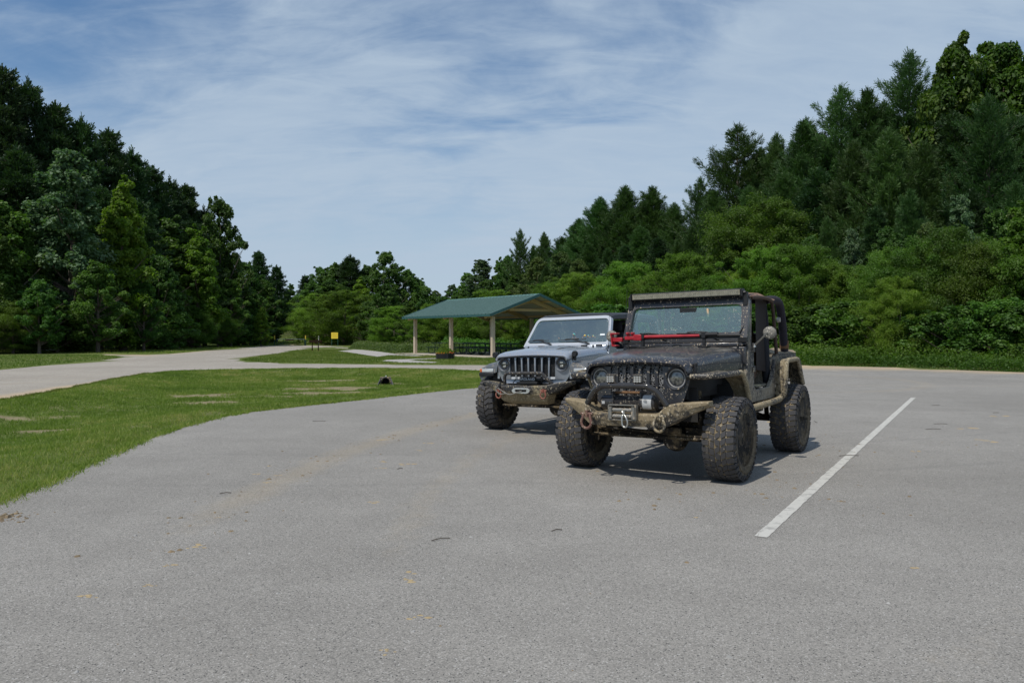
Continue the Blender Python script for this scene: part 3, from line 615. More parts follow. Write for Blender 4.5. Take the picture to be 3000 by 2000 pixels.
reg('pineopen', 'pine_tree', *crown_pine('crown', 21, 5.2, 17, 3, M_PINE, up=.42, tuft=.54, ragged=.42, power=.85, nb=6, top_open=.16, dz=.80, per=15), 20, 'tree')
for k in range(2): reg('dpine%d' % k, 'pine_tree', *crown_pine('crown', 30 + k, 4.2, 17, 2.5, M_DPINE, up=.10, tuft=.46, ragged=.30, power=.62, nb=7, dz=.62, droop=.08, per=9), 20, 'tree')
cone = lambda q: (1 - q) ** .62 * (.45 + .55 * np.minimum(1, q * 5))
for k in range(2): reg('broad%d' % k, 'broadleaf_tree', *crown_broad('crown', 40 + k, 4.2, 13.0, 1.6, 170, 230, .16, M_BROAD, rc=.26), 15, 'tree')
reg('conic', 'broadleaf_tree', *crown_broad('crown', 45, 3.8, 13.6, .9, 200, 230, .16, M_LITE, prof=cone, rc=.24), 15, 'tree')
reg('conic2', 'broadleaf_tree', *crown_broad('crown', 46, 3.7, 13.8, .8, 180, 220, .17, M_BROAD, prof=cone, rc=.24), 15, 'tree')
reg('yellow', 'broadleaf_tree', *crown_broad('crown', 47, 4.4, 12, 2.4, 130, 300, .17, M_YEL, rc=.24, flat=.8), 15, 'tree')
reg('silver', 'poplar_tree', *crown_broad('crown', 48, 3.3, 13.4, 1.0, 190, 190, .14, M_SILV, prof=lambda q: (1 - q) ** .5 * (.5 + .5 * np.minimum(1, q * 4)), rc=.24), 15, 'tree')
reg('olive', 'broadleaf_tree', *crown_broad('crown', 49, 4.0, 12, 2.2, 150, 230, .15, M_OLIVE, rc=.27), 15, 'tree')
for k in range(3): reg('locust%d' % k, 'locust_tree', *crown_broad('crown', 60 + k, 3.3, 6.2, .5, 240, 480, .06, M_LOC, prof=lambda q: np.sin(np.pi * np.clip(.12 + .86 * q, 0, 1)) ** .5, rc=.25, flat=.5, feather=.9, aspect=.42), 7, 'tree')
for k in range(2): reg('dloc%d' % k, 'locust_tree', *crown_broad('crown', 64 + k, 3.0, 6.2, .5, 170, 560, .058, M_LOCD, prof=lambda q: np.sin(np.pi * np.clip(.12 + .86 * q, 0, 1)) ** .6, rc=.30, flat=.6, feather=1.0, aspect=.42), 7, 'tree')
for k in range(2): reg('shrub%d' % k, 'shrub', *crown_broad('crown', 70 + k, 1.5, 2.6, .12, 90, 170, .06, M_WEED if k else M_BROAD, prof=lambda q: np.sin(np.pi * np.clip(.15 + .8 * q, 0, 1)) ** .5, rc=.3, flat=.7), 3, 'shrub')
PROTO = {}; RT = random.Random(99)
def plant(key, x, y, h, label, group, wide=1.0, cat=None):
    name, me, tr_, h0, c = KIND[key]; s = h / h0
    o = empty(name, (x, y, float(hgt(x, y)) - .03), RT.uniform(0, 6.28), label=label, cat=cat or c, group=group)
    o.scale = (s * wide, s * wide, s); link('crown', me, o); link('trunk', tr_, o); return o
def px2(px, d): return (px - 1176) / 1801 * d
ORD_ = ['twenty-first', 'twenty-second', 'twenty-third', 'twenty-fourth', 'twenty-fifth', 'twenty-sixth', 'twenty-seventh', 'twenty-eighth', 'twenty-ninth', 'thirtieth', 'thirty-first', 'thirty-second', 'thirty-third', 'thirty-fourth', 'thirty-fifth']
ORD = ['first', 'second', 'third', 'fourth', 'fifth', 'sixth', 'seventh', 'eighth', 'ninth', 'tenth', 'eleventh', 'twelfth', 'thirteenth', 'fourteenth', 'fifteenth', 'sixteenth', 'seventeenth', 'eighteenth', 'nineteenth', 'twentieth'] + ORD_
# rows: (bearing column, distance, column height at that distance, kind, width factor); heights in metres come from the row's own tops
def row(group, desc, frm, items):
    if 'from the gate' not in desc: items = sorted(items, key=lambda q: q[0])
    for i_, (px, d, py, key, wide) in enumerate(items):
        x = px2(px, d); g0 = float(hgt(x, d)); h = 1.45 + (767 - py) / 1801 * d - g0
        lab = desc.format(ORD[i_]) if '{}' in desc else desc
        plant(key, x, d, h, lab, group, wide)
row('tall dark pines on the left slope', '{} tall dark pine from the left frame edge in the left skyline', '', [
    (-70, 74, 120, 'dpine0', .8), (8, 74, 142, 'dpine1', .75), (66, 77, 172, 'dpine0', .75), (128, 79, 226, 'dpine1', .85), (190, 81, 262, 'dpine0', .85), (250, 84, 288, 'dpine1', .85), (305, 88, 335, 'dpine0', .9), (352, 92, 375, 'dpine1', .85), (392, 96, 402, 'dpine0', .8), (428, 99, 418, 'dpine1', .9), (470, 101, 470, 'dpine0', .9), (595, 118, 572, 'dpine1', .9), (636, 124, 605, 'dpine0', .9)])
row('filling trees between the left pines', '{} shaded tree behind the bright crowns on the left slope, from the left', '', [
    (-50, 66, 330, 'dpine1', 1.1), (40, 68, 330, 'dpine0', 1.1), (100, 72, 400, 'conic2', 1.1), (230, 74, 420, 'dpine1', 1.1), (320, 78, 450, 'dpine0', 1.1), (390, 84, 500, 'conic2', 1.1), (440, 90, 500, 'dpine1', 1.1), (510, 98, 560, 'dpine0', 1.1), (560, 104, 600, 'broad0', 1.0), (605, 112, 640, 'broad1', 1.0)])
row('broadleaf trees on the left forest front', None or '{} leafy tree from the left frame edge along the left forest front', '', [
    (-60, 60, 420, 'broad1', 1.1), (-10, 59, 500, 'broad0', .9), (60, 62, 520, 'conic2', 1.0), (160, 64, 330, 'silver', 1.0), (282, 68, 418, 'conic', .85), (225, 62, 600, 'broad1', 1.0), (365, 75, 585, 'broad0', .9), (90, 58, 640, 'broad0', 1.0), (455, 84, 525, 'conic', .95), (330, 68, 640, 'broad1', .9), (410, 80, 640, 'conic2', .9), (505, 94, 455, 'broad0', .62), (530, 92, 640, 'broad1', .9), (575, 103, 660, 'broad0', 1.0), (620, 112, 690, 'conic2', 1.2)])
row('bushy edge growth of the left forest', '{} low shaded bush from the left under the left forest', '', [
    (-40, 57, 700, 'dloc1', 1.2), (30, 58, 690, 'dloc0', 1.1), (130, 61, 690, 'shrub0', 1.5), (200, 64, 700, 'dloc0', 1.1), (290, 69, 700, 'dloc1', 1.1), (370, 75, 705, 'shrub0', 1.5), (440, 82, 705, 'dloc1', 1.1), (500, 90, 715, 'dloc0', 1.1), (548, 97, 715, 'shrub0', 1.5)])
plant('conic', px2(600, 96), 96, 4.9, 'small pale green bush beside the gate at the forest edge', None, 1.0)
row('far trees closing the valley', '{} far tree from the gate in the valley skyline', '', [
    (668, 160, 652, 'conic2', 1.4), (700, 150, 628, 'dpine0', .9), (735, 150, 612, 'broad0', .9), (770, 140, 605, 'broad1', 1.1), (805, 138, 582, 'dpine0', 1.3), (845, 140, 610, 'broad1', 1.0), (885, 128, 577, 'broad0', .9), (935, 132, 618, 'broad1', .9), (965, 150, 640, 'conic2', 1.2), (1000, 160, 664, 'olive', 1.2), (1040, 150, 650, 'silver', 1.3), (1075, 125, 625, 'broad0', .9), (1105, 120, 590, 'silver', 1.2), (1145, 120, 600, 'conic2', .9), (1195, 112, 528, 'pineopen', 0.64), (1165, 118, 585, 'broad1', .8), (1250, 110, 535, 'pine1', 0.72), (1225, 112, 565, 'pine0', 0.64), (660, 168, 680, 'broad0', 1.4), (1020, 140, 680, 'broad1', 1.4), (720, 135, 650, 'broad0', 1.3), (760, 130, 640, 'broad1', 1.3), (830, 125, 640, 'conic', 1.3), (975, 128, 655, 'broad0', 1.2), (1060, 112, 665, 'broad1', 1.2), (1120, 106, 640, 'broad0', 1.1), (1180, 100, 630, 'conic2', 1.2)])
row('locust trees between the gate and the pavilion', '{} feathery green locust from the gate towards the pavilion', '', [
    (722, 124, 705, 'locust1', 1.1), (735, 112, 678, 'locust0', 1.2), (790, 106, 668, 'locust2', 1.25), (845, 102, 690, 'broad1', 1.0), (885, 98, 650, 'broad0', 1.0), (905, 92, 705, 'locust0', 1.3), (945, 88, 690, 'broad1', 1.1), (975, 84, 665, 'conic2', .9), (1000, 80, 700, 'locust1', 1.3), (1050, 78, 690, 'locust2', 1.25), (1095, 76, 680, 'olive', .9), (1130, 74, 670, 'locust0', 1.3), (1185, 74, 655, 'olive', .9)])
row('tall pines of the right skyline', '{} tall pine from the pavilion in the right skyline', '', [
    (1290, 104, 545, 'pine2', 1.13), (1330, 98, 505, 'pine0', 1.20), (1378, 95, 455, 'pine1', 1.07), (1436, 93, 430, 'pine2', 1.01), (1498, 92, 432, 'pine0', 1.01), (1548, 90, 468, 'pine1', 0.94), (1608, 84, 410, 'pineopen', 0.76), (1692, 76, 292, 'pineopen', 1.07), (1745, 76, 345, 'pine0', 0.88), (1782, 74, 312, 'pine1', 0.76), (1850, 70, 278, 'pine2', 0.91), (1880, 73, 318, 'pine0', 0.76), (1930, 68, 203, 'pineopen', 0.78), (1990, 67, 212, 'pine0', 0.78), (2030, 70, 238, 'pine1', 0.76), (2087, 66, 126, 'pineopen', 0.78), (2140, 66, 210, 'pine2', 0.88), (2240, 70, 140, 'dpine1', 1.40), (2400, 66, 130, 'dpine0', 1.40)])
row('yellow green crowns at the right frame edge', '{} yellow green leafy crown from the left in the right-hand skyline', '', [
    (2195, 60, 88, 'yellow', .60), (2290, 62, 92, 'yellow', .7), (2380, 60, 98, 'yellow', .7)])
row('pines in front of the right skyline', '{} pine from the left in the middle tier of the right forest', '', [
    (1255, 92, 610, 'pine1', 0.86), (1300, 88, 600, 'dpine0', 1.2), (1395, 80, 570, 'pine2', 0.86), (1435, 82, 560, 'dpine1', 1.1), (1510, 78, 540, 'dpine0', 1.1), (1590, 70, 520, 'pine1', 0.79), (1640, 66, 550, 'dpine1', 1.2), (1700, 62, 530, 'pine2', 0.79), (1540, 68, 600, 'broad0', 1.1), (1460, 72, 630, 'broad1', 1.2), (1370, 74, 650, 'conic2', 1.2), (1620, 60, 610, 'broad0', 1.0), (1800, 57, 540, 'dpine0', 1.0), (1900, 55, 500, 'pine1', 0.72), (2010, 53, 470, 'dpine1', 1.0), (2090, 52, 440, 'pine0', 0.72), (2230, 50, 430, 'dpine0', 1.0), (2330, 49, 420, 'pine2', 0.72),
    (1350, 88, 560, 'pine0', 1.14), (1470, 84, 520, 'pine1', 1.14), (1560, 80, 550, 'pine2', 1.04), (1640, 72, 440, 'pine0', 0.94), (1720, 66, 430, 'pine1', 0.94), (1800, 63, 400, 'pine2', 0.94), (1880, 60, 380, 'dpine0', 1.16), (1960, 58, 330, 'pine0', 0.84), (2040, 56, 300, 'pine1', 0.84), (2120, 55, 330, 'pine2', 0.84), (2190, 57, 250, 'dpine1', 1.09), (2268, 53, 225, 'pineopen', 0.84), (2340, 55, 260, 'dpine0', 1.23), (2420, 56, 230, 'pine1', 0.94)])
row('mixed trees of the middle tier', '{} leafy tree from the pavilion half way up the right forest', '', [
    (1235, 96, 585, 'olive', 1.0), (1290, 90, 572, 'olive', 1.0), (1330, 84, 590, 'olive', 1.0), (1385, 76, 600, 'silver', .8), (1430, 76, 615, 'broad1', .8), (1600, 66, 590, 'broad0', .7), (1745, 58, 465, 'dloc0', .95), (1690, 60, 560, 'broad1', .7), (1860, 53, 540, 'broad1', .7), (1955, 51, 515, 'silver', .62), (2040, 49, 520, 'broad1', .7), (2130, 48, 500, 'olive', .65), (2205, 46, 435, 'silver', .60), (2290, 46, 480, 'broad0', .7), (2400, 44, 420, 'olive', .8)])
row('bright locust trees along the lot', '{} bright feathery locust from the pavilion along the lot edge', '', [
    (1150, 68, 700, 'dloc0', 1.1), (1210, 66, 690, 'locust0', 1.1), (1270, 64, 650, 'locust1', 1.0), (1330, 63, 628, 'locust2', .95), (1390, 61, 655, 'dloc1', 1.0), (1445, 58, 605, 'locust1', .9), (1500, 56, 640, 'dloc0', 1.0), (1570, 53, 590, 'locust0', .9), (1640, 51, 640, 'dloc1', 1.0), (1705, 50, 625, 'locust2', .95), (1765, 48, 575, 'locust0', .85), (1835, 47, 568, 'locust1', .85), (1905, 46, 610, 'dloc0', .95), (1965, 44.5, 632, 'locust0', .95), (2030, 43, 585, 'dloc1', .85), (2105, 41.5, 560, 'dloc0', .85), (2180, 40.5, 535, 'dloc1', .85), (2250, 39, 565, 'dloc0', .9), (2325, 38.5, 570, 'dloc1', .9), (2400, 37, 530, 'dloc0', .95)])
plant('conic', px2(2345, 36.5), 36.5, 7.4, 'glossy broad-leaved tree at the right frame edge', None, .8)
row('low bushes along the lot edge', '{} low bush from the black vehicle along the lot edge', '', [
    (1300, 58, 700, 'shrub1', 1.5), (1420, 53, 690, 'shrub0', 1.5), (1560, 49, 690, 'shrub1', 1.5), (1700, 46, 690, 'shrub0', 1.5), (1850, 43.5, 690, 'shrub0', 1.4), (1925, 42.5, 700, 'shrub1', 1.2), (1975, 41, 680, 'shrub0', 1.5), (2060, 38.6, 640, 'locust1', .8), (2130, 38, 700, 'shrub0', 1.3), (2210, 36.5, 690, 'shrub0', 1.4), (2290, 35.5, 680, 'shrub1', 1.2), (2370, 34, 690, 'shrub0', 1.4)])
# ---- weeds and ground cover
def weeds(name, poly, n, h, leaf, seed, mat=None, label='', nz=1.2, hv=.5):
    r = np.random.default_rng(seed); P_ = np.array(poly); lo, hi = P_.min(0), P_.max(0); o_ = []; tot = 0
    while tot < n:
        x = r.uniform(lo[0], hi[0], n * 2); y = r.uniform(lo[1], hi[1], n * 2); k = inside(poly, x, y) & (vnoise(x, y, nz * .35, seed) > r.random(n * 2) * .8); o_.append(np.stack([x[k], y[k]], 1)); tot += k.sum()
    q = np.concatenate(o_)[:n]; x, y = q[:, 0], q[:, 1]; top = h * (1 - hv + 2 * hv * vnoise(x, y, nz, seed + 1)) * (.65 + .5 * vnoise(x, y, nz * .3, seed + 2)) * sstep(0, .8, edist(poly, x, y) + .15)
    z = hgt(x, y) + top * r.random(n) ** .5; c = np.stack([x, y, z], 1); nrm = unit(r.normal(0, .6, (n, 3)) + np.array([0, 0, 1.]))
    V, F, T = leaves(c, nrm, leaf * r.uniform(.6, 1.4, n), .5, r, (.25 * r.random(n) + .45 * vnoise(x, y, nz * .5, seed + 3) + .3 * (z - hgt(x, y)) / h).clip(0, 1))
    tag(link(name, npmesh(name, V, F, mat or M_WEED, {'tint': ('FACE', T)})), kind='stuff', label=label)
weeds('ground_cover', [(13.4, 36.9), (15.3, 35.4), (17.2, 34.1), (18.15, 31.8), (19.55, 29.9), (22, 24.2), (26, 26), (24, 34), (20, 38.5), (14.5, 41.5), (6, 42), (6, 38.2)], 70000, .62, .045, 3, label='bright green weeds along the far edge of the lot')
weeds('ground_cover', [(13.4, 37.2), (13.4, 40), (-1, 52), (8, 58), (30, 42), (34, 28), (26, 24), (20, 31), (18.5, 34)], 90000, 1.1, .06, 5, M_LOCD, label='dark undergrowth below the locust trees', nz=2.2)
weeds('tall_grass', [(-16.3, 78), (-13.3, 72), (-8.3, 57.2), (-7, 60), (-3, 64), (2, 62), (8, 58), (8, 66), (-6, 74), (-13, 88), (-20, 108), (-25, 112), (-24, 106), (-20, 101), (-18, 88)], 60000, .62, .06, 7, M_WEED2, label='tall olive weeds beyond the island', nz=2.5)
weeds('tall_grass', [(-3, 62), (8, 55), (12, 60), (4, 70), (-8, 76)], 30000, .9, .07, 8, M_WEED, label='tall weeds behind the pavilion', nz=2)
weeds('undergrowth', [(-62, 54), (-45, 70), (-46, 80), (-45.8, 91), (-41, 99), (-36, 106), (-34, 112), (-46, 122), (-62, 110), (-75, 80), (-75, 54)], 90000, 1.7, .10, 9, M_BROAD, label='dark undergrowth along the left forest', nz=3.2)
weeds('undergrowth', [(-24, 110), (-12, 92), (10, 78), (20, 90), (0, 130), (-22, 150)], 40000, 1.6, .13, 10, M_WEED, label='green undergrowth below the trees right of the gate', nz=4)
weeds('undergrowth', [(-66, 112), (-39, 113), (-39, 128), (-44, 150), (-70, 150)], 24000, 1.6, .13, 11, M_WEED, label='green undergrowth below the trees left of the gate', nz=4)
weeds('tall_grass', [(-40, 106), (-24, 108), (-20, 150), (-46, 150)], 26000, .34, .10, 12, M_WEED2, label='meadow grass beside the dirt track', nz=2)
# ================================================================ PAVILION
CREAM = simple('cream_painted_steel', (.52, .43, .33), .55, var=.06); TAN = simple('tan_beam_paint', (.50, .36, .18), .6, var=.08)
m = NT('green_metal_roof'); v = m.co(); n = m.noise(v, 3, 4, .6)
m.set(Base_Color=m.mix(m.rng(n, .3, .7), (.078, .142, .122), (.098, .168, .146)), Roughness=.38, Metallic=0.0, Specular_IOR_Level=.5); ROOFM = m.mat
CEIL = simple('pale_roof_lining', (.42, .43, .40), .6, var=.05)
PA = Vector((-7.03, 57.0, 0)); U = Vector((.589, -.808, 0)); W_ = Vector((.808, .589, 0)); LEN = 9.9; HALF = 2.95; OV = .87; EZ = 2.66; RZ = 3.99
pv = empty('picnic_pavilion', (0, 0, 0), label='open picnic pavilion with green metal gable roof on cream posts', cat='pavilion')
def pp(u, s, z): return tuple(PA + U * u + W_ * s + Vector((0, 0, z)))
u0, u1 = -.35, LEN + 1.0
K = 46; rings = []
def roofside(sa, za, sb, zb, name):
    mb = MB(); nr = int((u1 - u0) / .40); vv = []
    prof = [(0, 0), (.20, 0), (.23, .07), (.29, .07), (.32, 0)]
    us = []
    for k in range(nr):
        for a, b in prof: us.append((u0 + (u1 - u0) * (k + a / .40) / nr, b))
    us.append((u1, 0))
    top = [[pp(u_, sa, za + b) for u_, b in us], [pp(u_, sb, zb + b) for u_, b in us]]
    mb.loft(top, closed=False)
    bot = [[pp(u0, sa, za - .03), pp(u1, sa, za - .03)], [pp(u0, sb, zb - .03), pp(u1, sb, zb - .03)]]; mb.loft(bot, closed=False, mi=1)
    return mb.build('roof_sheet', [ROOFM, CEIL], pv, smooth=0)
roofside(-OV, EZ, HALF, RZ, 'a'); roofside(2 * HALF + OV, EZ, HALF, RZ, 'b')
def beam(mb, a, b, w_, h_, mi=0):
    A, B = Vector(a), Vector(b); t = (B - A).normalized(); x = t.cross(Vector((0, 0, 1))).normalized() * w_ / 2; y = x.cross(t).normalized() * h_ / 2
    mb.add([A - x - y, A + x - y, A + x + y, A - x + y, B - x - y, B + x - y, B + x + y, B - x + y], [(3, 2, 1, 0), (4, 5, 6, 7), (0, 1, 5, 4), (1, 2, 6, 5), (2, 3, 7, 6), (3, 0, 4, 7)], mi)
mb = MB()
for s_, sg in ((-OV, -1), (2 * HALF + OV, 1)): beam(mb, pp(u0, s_ + .02 * sg, EZ - .04), pp(u1, s_ + .02 * sg, EZ - .04), .05, .14)
mb.build('eave_trim', simple('dark_green_trim', (.035, .10, .10), .45), pv)
for uu in (u0 - .03, u1 + .03):
    for sa, sb in ((-OV, HALF), (2 * HALF + OV, HALF)):
        mb = MB(); beam(mb, pp(uu, sa, EZ - .03), pp(uu, sb, RZ - .02), .05, .17); mb.build('rake_trim', bpy.data.materials['dark_green_trim'], pv)
mb = MB(); mb.loft([[pp(u0, HALF - .18, RZ - .03), pp(u0, HALF, RZ + .06), pp(u0, HALF + .18, RZ - .03)], [pp(u1, HALF - .18, RZ - .03), pp(u1, HALF, RZ + .06), pp(u1, HALF + .18, RZ - .03)]], closed=False)
mb.build('ridge_cap', simple('pale_green_cap', (.10, .21, .18), .4), pv)
for s_, us_ in ((0, (0, LEN / 2, LEN)), (2 * HALF, (1.2, 6.2, LEN))):
    for uu in us_:
        mb = MB(); c = pp(uu, s_, 1.28); mb.box(c, (.215, .215, 2.56), rot=(0, 0, math.atan2(U.y, U.x))); mb.build('post', CREAM, pv, bevel=.012)
for uu in (0, LEN / 2, LEN):
    mb = MB()
    for sg in (0, 1):
        a = 0 if not sg else 2 * HALF; beam(mb, pp(uu, a - (.6 if not sg else -.6), EZ - .10), pp(uu, HALF, RZ - .30), .14, .26)
    beam(mb, pp(uu, 1.3, 3.02), pp(uu, 2 * HALF - 1.3, 3.02), .10, .16)
    mb.build('roof_frame', TAN, pv)
for s_ in (-.45, .8, 2.0, 3.9, 5.1, 6.35):
    z_ = EZ + (RZ - EZ) * (1 - abs(s_ - HALF) / (HALF + OV)) - .09
    mb = MB(); beam(mb, pp(u0 + .05, s_, z_), pp(u1 - .05, s_, z_), .08, .12); mb.build('purlin', TAN, pv)
tag(pv)
mb = MB(); o_ = [pp(-.9, -1.15, 0), pp(LEN + 1.0, -1.15, 0), pp(LEN + 1.0, 7.0, 0), pp(-.9, 7.0, 0)]
mb.loft([[(p[0], p[1], -.05) for p in o_], [(p[0], p[1], .075) for p in o_]]); o = mb.build('patio_slab', simple('concrete_slab', (.44, .39, .31), .9, var=.12, scale=1.5), smooth=0); tag(o, kind='structure')
# ---- picnic tables
TG = simple('dark_green_coated_steel', (.008, .028, .020), .4, var=.1); TGT = simple('dark_green_table_top', (.012, .045, .034), .45, var=.1)
def make_table():
    t = empty('picnic_table', cat='picnic table')
    mb = MB()
    for k in range(6): mb.box((0, -.32 + .128 * k, .75), (1.85, .10, .035))
    mb.box((-.7, 0, .725), (.05, .72, .03)); mb.box((.7, 0, .725), (.05, .72, .03)); mb.build('tabletop', TGT, t)
    for s_ in (-1, 1):
        mb = MB(); mb.box((0, s_ * .62, .45), (1.85, .11, .035)); mb.box((0, s_ * .75, .45), (1.85, .11, .035)); mb.build('bench', TGT, t)
    for s_ in (-1, 1):
        for q in (-1, 1):
            mb = MB(); x = s_ * .62
            mb.tube(smoothpath([(x, q * .20, .72), (x, q * .22, .40), (x, q * .25, .12), (x, q * .40, .03), (x, q * .62, .03), (x, q * .76, .12), (x, q * .78, .30), (x, q * .76, .43)], 4), .028, 8)
            mb.tube([(x, 0, .43), (x, q * .74, .43)], .02, 6); mb.build('leg', TG, t)
    return t
def dup(root, loc, rz, label=None):
    c = root.copy(); COL.objects.link(c); c.location = loc; c.rotation_euler = (0, 0, rz)
    if label: c['label'] = label
    for ch in [o for o in bpy.data.objects if o.parent == root]:
        d = ch.copy(); COL.objects.link(d); d.parent = c
        for g in [o for o in bpy.data.objects if o.parent == ch]:
            e = g.copy(); COL.objects.link(e); e.parent = d
    return c
T0 = make_table(); ra = math.atan2(U.y, U.x); first = True; lab = [['frontmost row, by the far post', 'frontmost row, behind the planter', 'frontmost row, between planter and near post', 'frontmost row, at the near end'], ['rear row, by the far post', 'rear row, behind the planter', 'rear row, between planter and near post', 'rear row, at the near end']]
for j, s_ in enumerate((1.6, 4.3)):
    for k in range(4):
        loc = pp(1.1 + 2.6 * k, s_, .076); l_ = 'dark green steel picnic table in the ' + lab[j][k]
        a_ = ra + random.Random(j * 9 + k).uniform(-.06, .06) + (math.pi / 2 if (k == 3) else 0)
        if first: T0.location = loc; T0.rotation_euler = (0, 0, a_); T0['label'] = l_; T0['group'] = 'picnic tables under the pavilion'; first = False
        else: dup(T0, loc, a_, l_)
# ---- planter with flowers
pl = empty('planter', (-3.86, 45.3, .02), label='black octagonal planter with orange and red flowers by the pavilion path', cat='planter')
mb = MB(); K = 8
def oc(r_, z_): return [(r_ * math.cos(math.pi / 8 + 6.2832 * i / K), r_ * math.sin(math.pi / 8 + 6.2832 * i / K), z_) for i in range(K)]
mb.loft([oc(.53, 0), oc(.56, .33), oc(.50, .33), oc(.48, .24)], cap=False); mb.add(oc(.48, .24), [tuple(range(8))])
for i in range(24):
    a = 6.2832 * i / 24; rr = .545 / 1.0 * math.cos(math.pi / 8) / math.cos(((a) % (math.pi / 4)) - math.pi / 8); mb.box((rr * math.cos(a + math.pi / 8 * 0), rr * math.sin(a), .16), (.02, .012, .30), rot=(0, 0, a))
mb.build('pot', simple('black_planter_boards', (.012, .012, .015), .6), pl, smooth=20)
r = np.random.default_rng(3); n = 2600; th = r.uniform(0, 6.28, n); rr = .5 * r.random(n) ** .5; hh = .22 + .55 * (1 - (rr / .5) ** 1.5) * vnoise(rr * np.cos(th) + 5, rr * np.sin(th) + 5, .12, 9) * 1.5
c = np.stack([rr * np.cos(th), rr * np.sin(th), .25 + hh * r.random(n)], 1); Vv, Ff, Tt = leaves(c, unit(r.normal(0, .7, (n, 3)) + np.array([0, 0, 1])), .034 * r.uniform(.6, 1.4, n), .4, r, r.random(n))
link('foliage', npmesh('foliage', Vv, Ff, M_LITE, {'tint': ('FACE', (Tt * .5 + .5))}), pl)
n = 150; th = r.uniform(0, 6.28, n); rr = .55 * r.random(n) ** .4; c = np.stack([rr * np.cos(th), rr * np.sin(th), .33 + .10 * r.random(n)], 1)
Vv, Ff, Tt = leaves(c, unit(r.normal(0, .5, (n, 3)) + np.array([0, -.5, .7])), .024 * r.uniform(.6, 1.3, n), .9, r, r.random(n)); mi_ = (c[:, 0] > .15).astype(int)
FL = [simple('orange_petals', (.75, .25, .02), .6, var=.3), simple('red_petals', (.62, .05, .02), .6, var=.3)]
link('blossoms', npmesh('blossoms', Vv, Ff, FL, midx=mi_), pl)
# ---- signs
BRN = simple('dark_brown_wood', (.024, .015, .008), .9, var=.3, Specular_IOR_Level=.05); 
sg = empty('park_sign', (-16.95, 67.6, 0), label='low dark brown wooden sign on two posts on the island', cat='sign')
mb = MB(); mb.box((0, 0, .85), (1.06, .06, .22)); mb.box((.08, 0, .99), (.26, .07, .08)); mb.box((.02, 0, .70), (.20, .07, .08)); mb.build('board', BRN, sg, bevel=.006)
for x in (-.29, .23):
    mb = MB(); mb.box((x, .06, .42), (.075, .075, .98)); mb.build('post', BRN, sg)
def text(s_, size, loc, rot, mat, parent, ext=.002, name='lettering', align='CENTER'):
    c = bpy.data.curves.new(name, 'FONT'); c.body = s_; c.size = size; c.extrude = ext; c.align_x = align; c.align_y = 'CENTER'
    t_ = bpy.data.objects.new('t_', c); COL.objects.link(t_); me = bpy.data.meshes.new_from_object(t_.evaluated_get(bpy.context.evaluated_depsgraph_get())); bpy.data.objects.remove(t_); me.materials.clear(); me.materials.append(mat)
    o = link(name, me, parent); o.location = loc; o.rotation_euler = rot; return o
# faint pale routed strokes on the board face
mb = MB(); r = random.Random(5); x = -.47
while x < .47:
    w_ = r.uniform(.02, .05); mb.box((x + w_ / 2, -.0315, .87 + r.uniform(-.01, .01)), (w_, .003, .022)); x += w_ + r.uniform(.02, .05)
mb.build('engraving', simple('faded_sign_paint', (.06, .048, .034), .8), sg)
ys = empty('notice_board', (-22.4, 99.0, 0), label='bright yellow square notice on two green posts by the trees', cat='sign')
mb = MB(); mb.box((0, 0, 1.30), (.86, .03, .78)); mb.build('board', simple('yellow_sign_paint', (.80, .60, .05), .5, var=.08), ys, bevel=.008)
mb = MB()
for k in range(5): mb.box((0, -.0165, 1.52 - .11 * k), (.55 - .08 * (k % 2), .003, .018))
mb.build('text_lines', simple('ochre_print', (.52, .36, .03), .6), ys)
GRP = simple('green_post_paint', (.02, .075, .055), .5)
for x in (-.37, .40):
    mb = MB(); mb.tube([(x, .05, 0), (x, .05, .92)], .04, 8); mb.build('post', GRP, ys)
# ---- gate
gt = empty('barrier_gate', (-29.0, 102.0, 0), label='pale single-bar vehicle gate between yellow-topped green posts', cat='gate')
YP = simple('yellow_post_paint', (.62, .47, .05), .6); WP = simple('pale_bar_paint', (.62, .66, .62), .5)
for x in (-1.9, 2.15):
    mb = MB(); mb.tube([(x, 0, 0), (x, 0, .78)], .07, 10); p_ = mb.build('post', GRP, gt); mb = MB(); mb.tube([(x, 0, .78), (x, 0, 1.32)], .072, 10); mb.build('post_top', YP, p_)
mb = MB(); mb.tube([(-1.6, 0, .82), (2.1, 0, .82)], .028, 8); mb.build('bar', WP, gt)
mb = MB(); mb.tube([(-1.55, 0, .10), (-.9, 0, .30), (.1, 0, .78)], .03, 6); mb.tube([(-1.6, 0, 0), (-1.6, 0, .85)], .045, 8); mb.tube([(-.7, 0, .50), (-.7, 0, .82)], .03, 6); mb.tube([(2.02, 0, 0), (2.02, 0, .85)], .05, 8); mb.build('brace', GRP, gt)
mb = MB(); mb.box((.07, -.04, .74), (1.1, .03, .14)); mb.build('plate', simple('rusty_red_plate', (.13, .035, .018), .7, var=.4, scale=4), gt)
mb = MB(); mb.tube([(0, 0, 0), (0, 0, 1.18)], .06, 10); mb.lathe([(1.18, .06), (1.22, .05), (1.24, .0)], (0, 0, 0), 'z', 10); o = mb.build('marker_post', simple('white_post_paint', (.62, .64, .60), .6)); o.location = (-25.4, 103, 0)
tag(o, 'white round post standing between gate and brown sign', 'post')
mb = MB(); mb.lathe([(0, .30), (.2, .24), (.45, .20), (.62, .21)], (0, 0, 0), 'z', 9); mb.box((-.14, 0, .68), (.12, .2, .3), rot=(0, -.25, 0)); mb.box((.12, .03, .70), (.13, .2, .28), rot=(0, .3, 0)); mb.box((-.25, 0, .06), (.2, .2, .16))
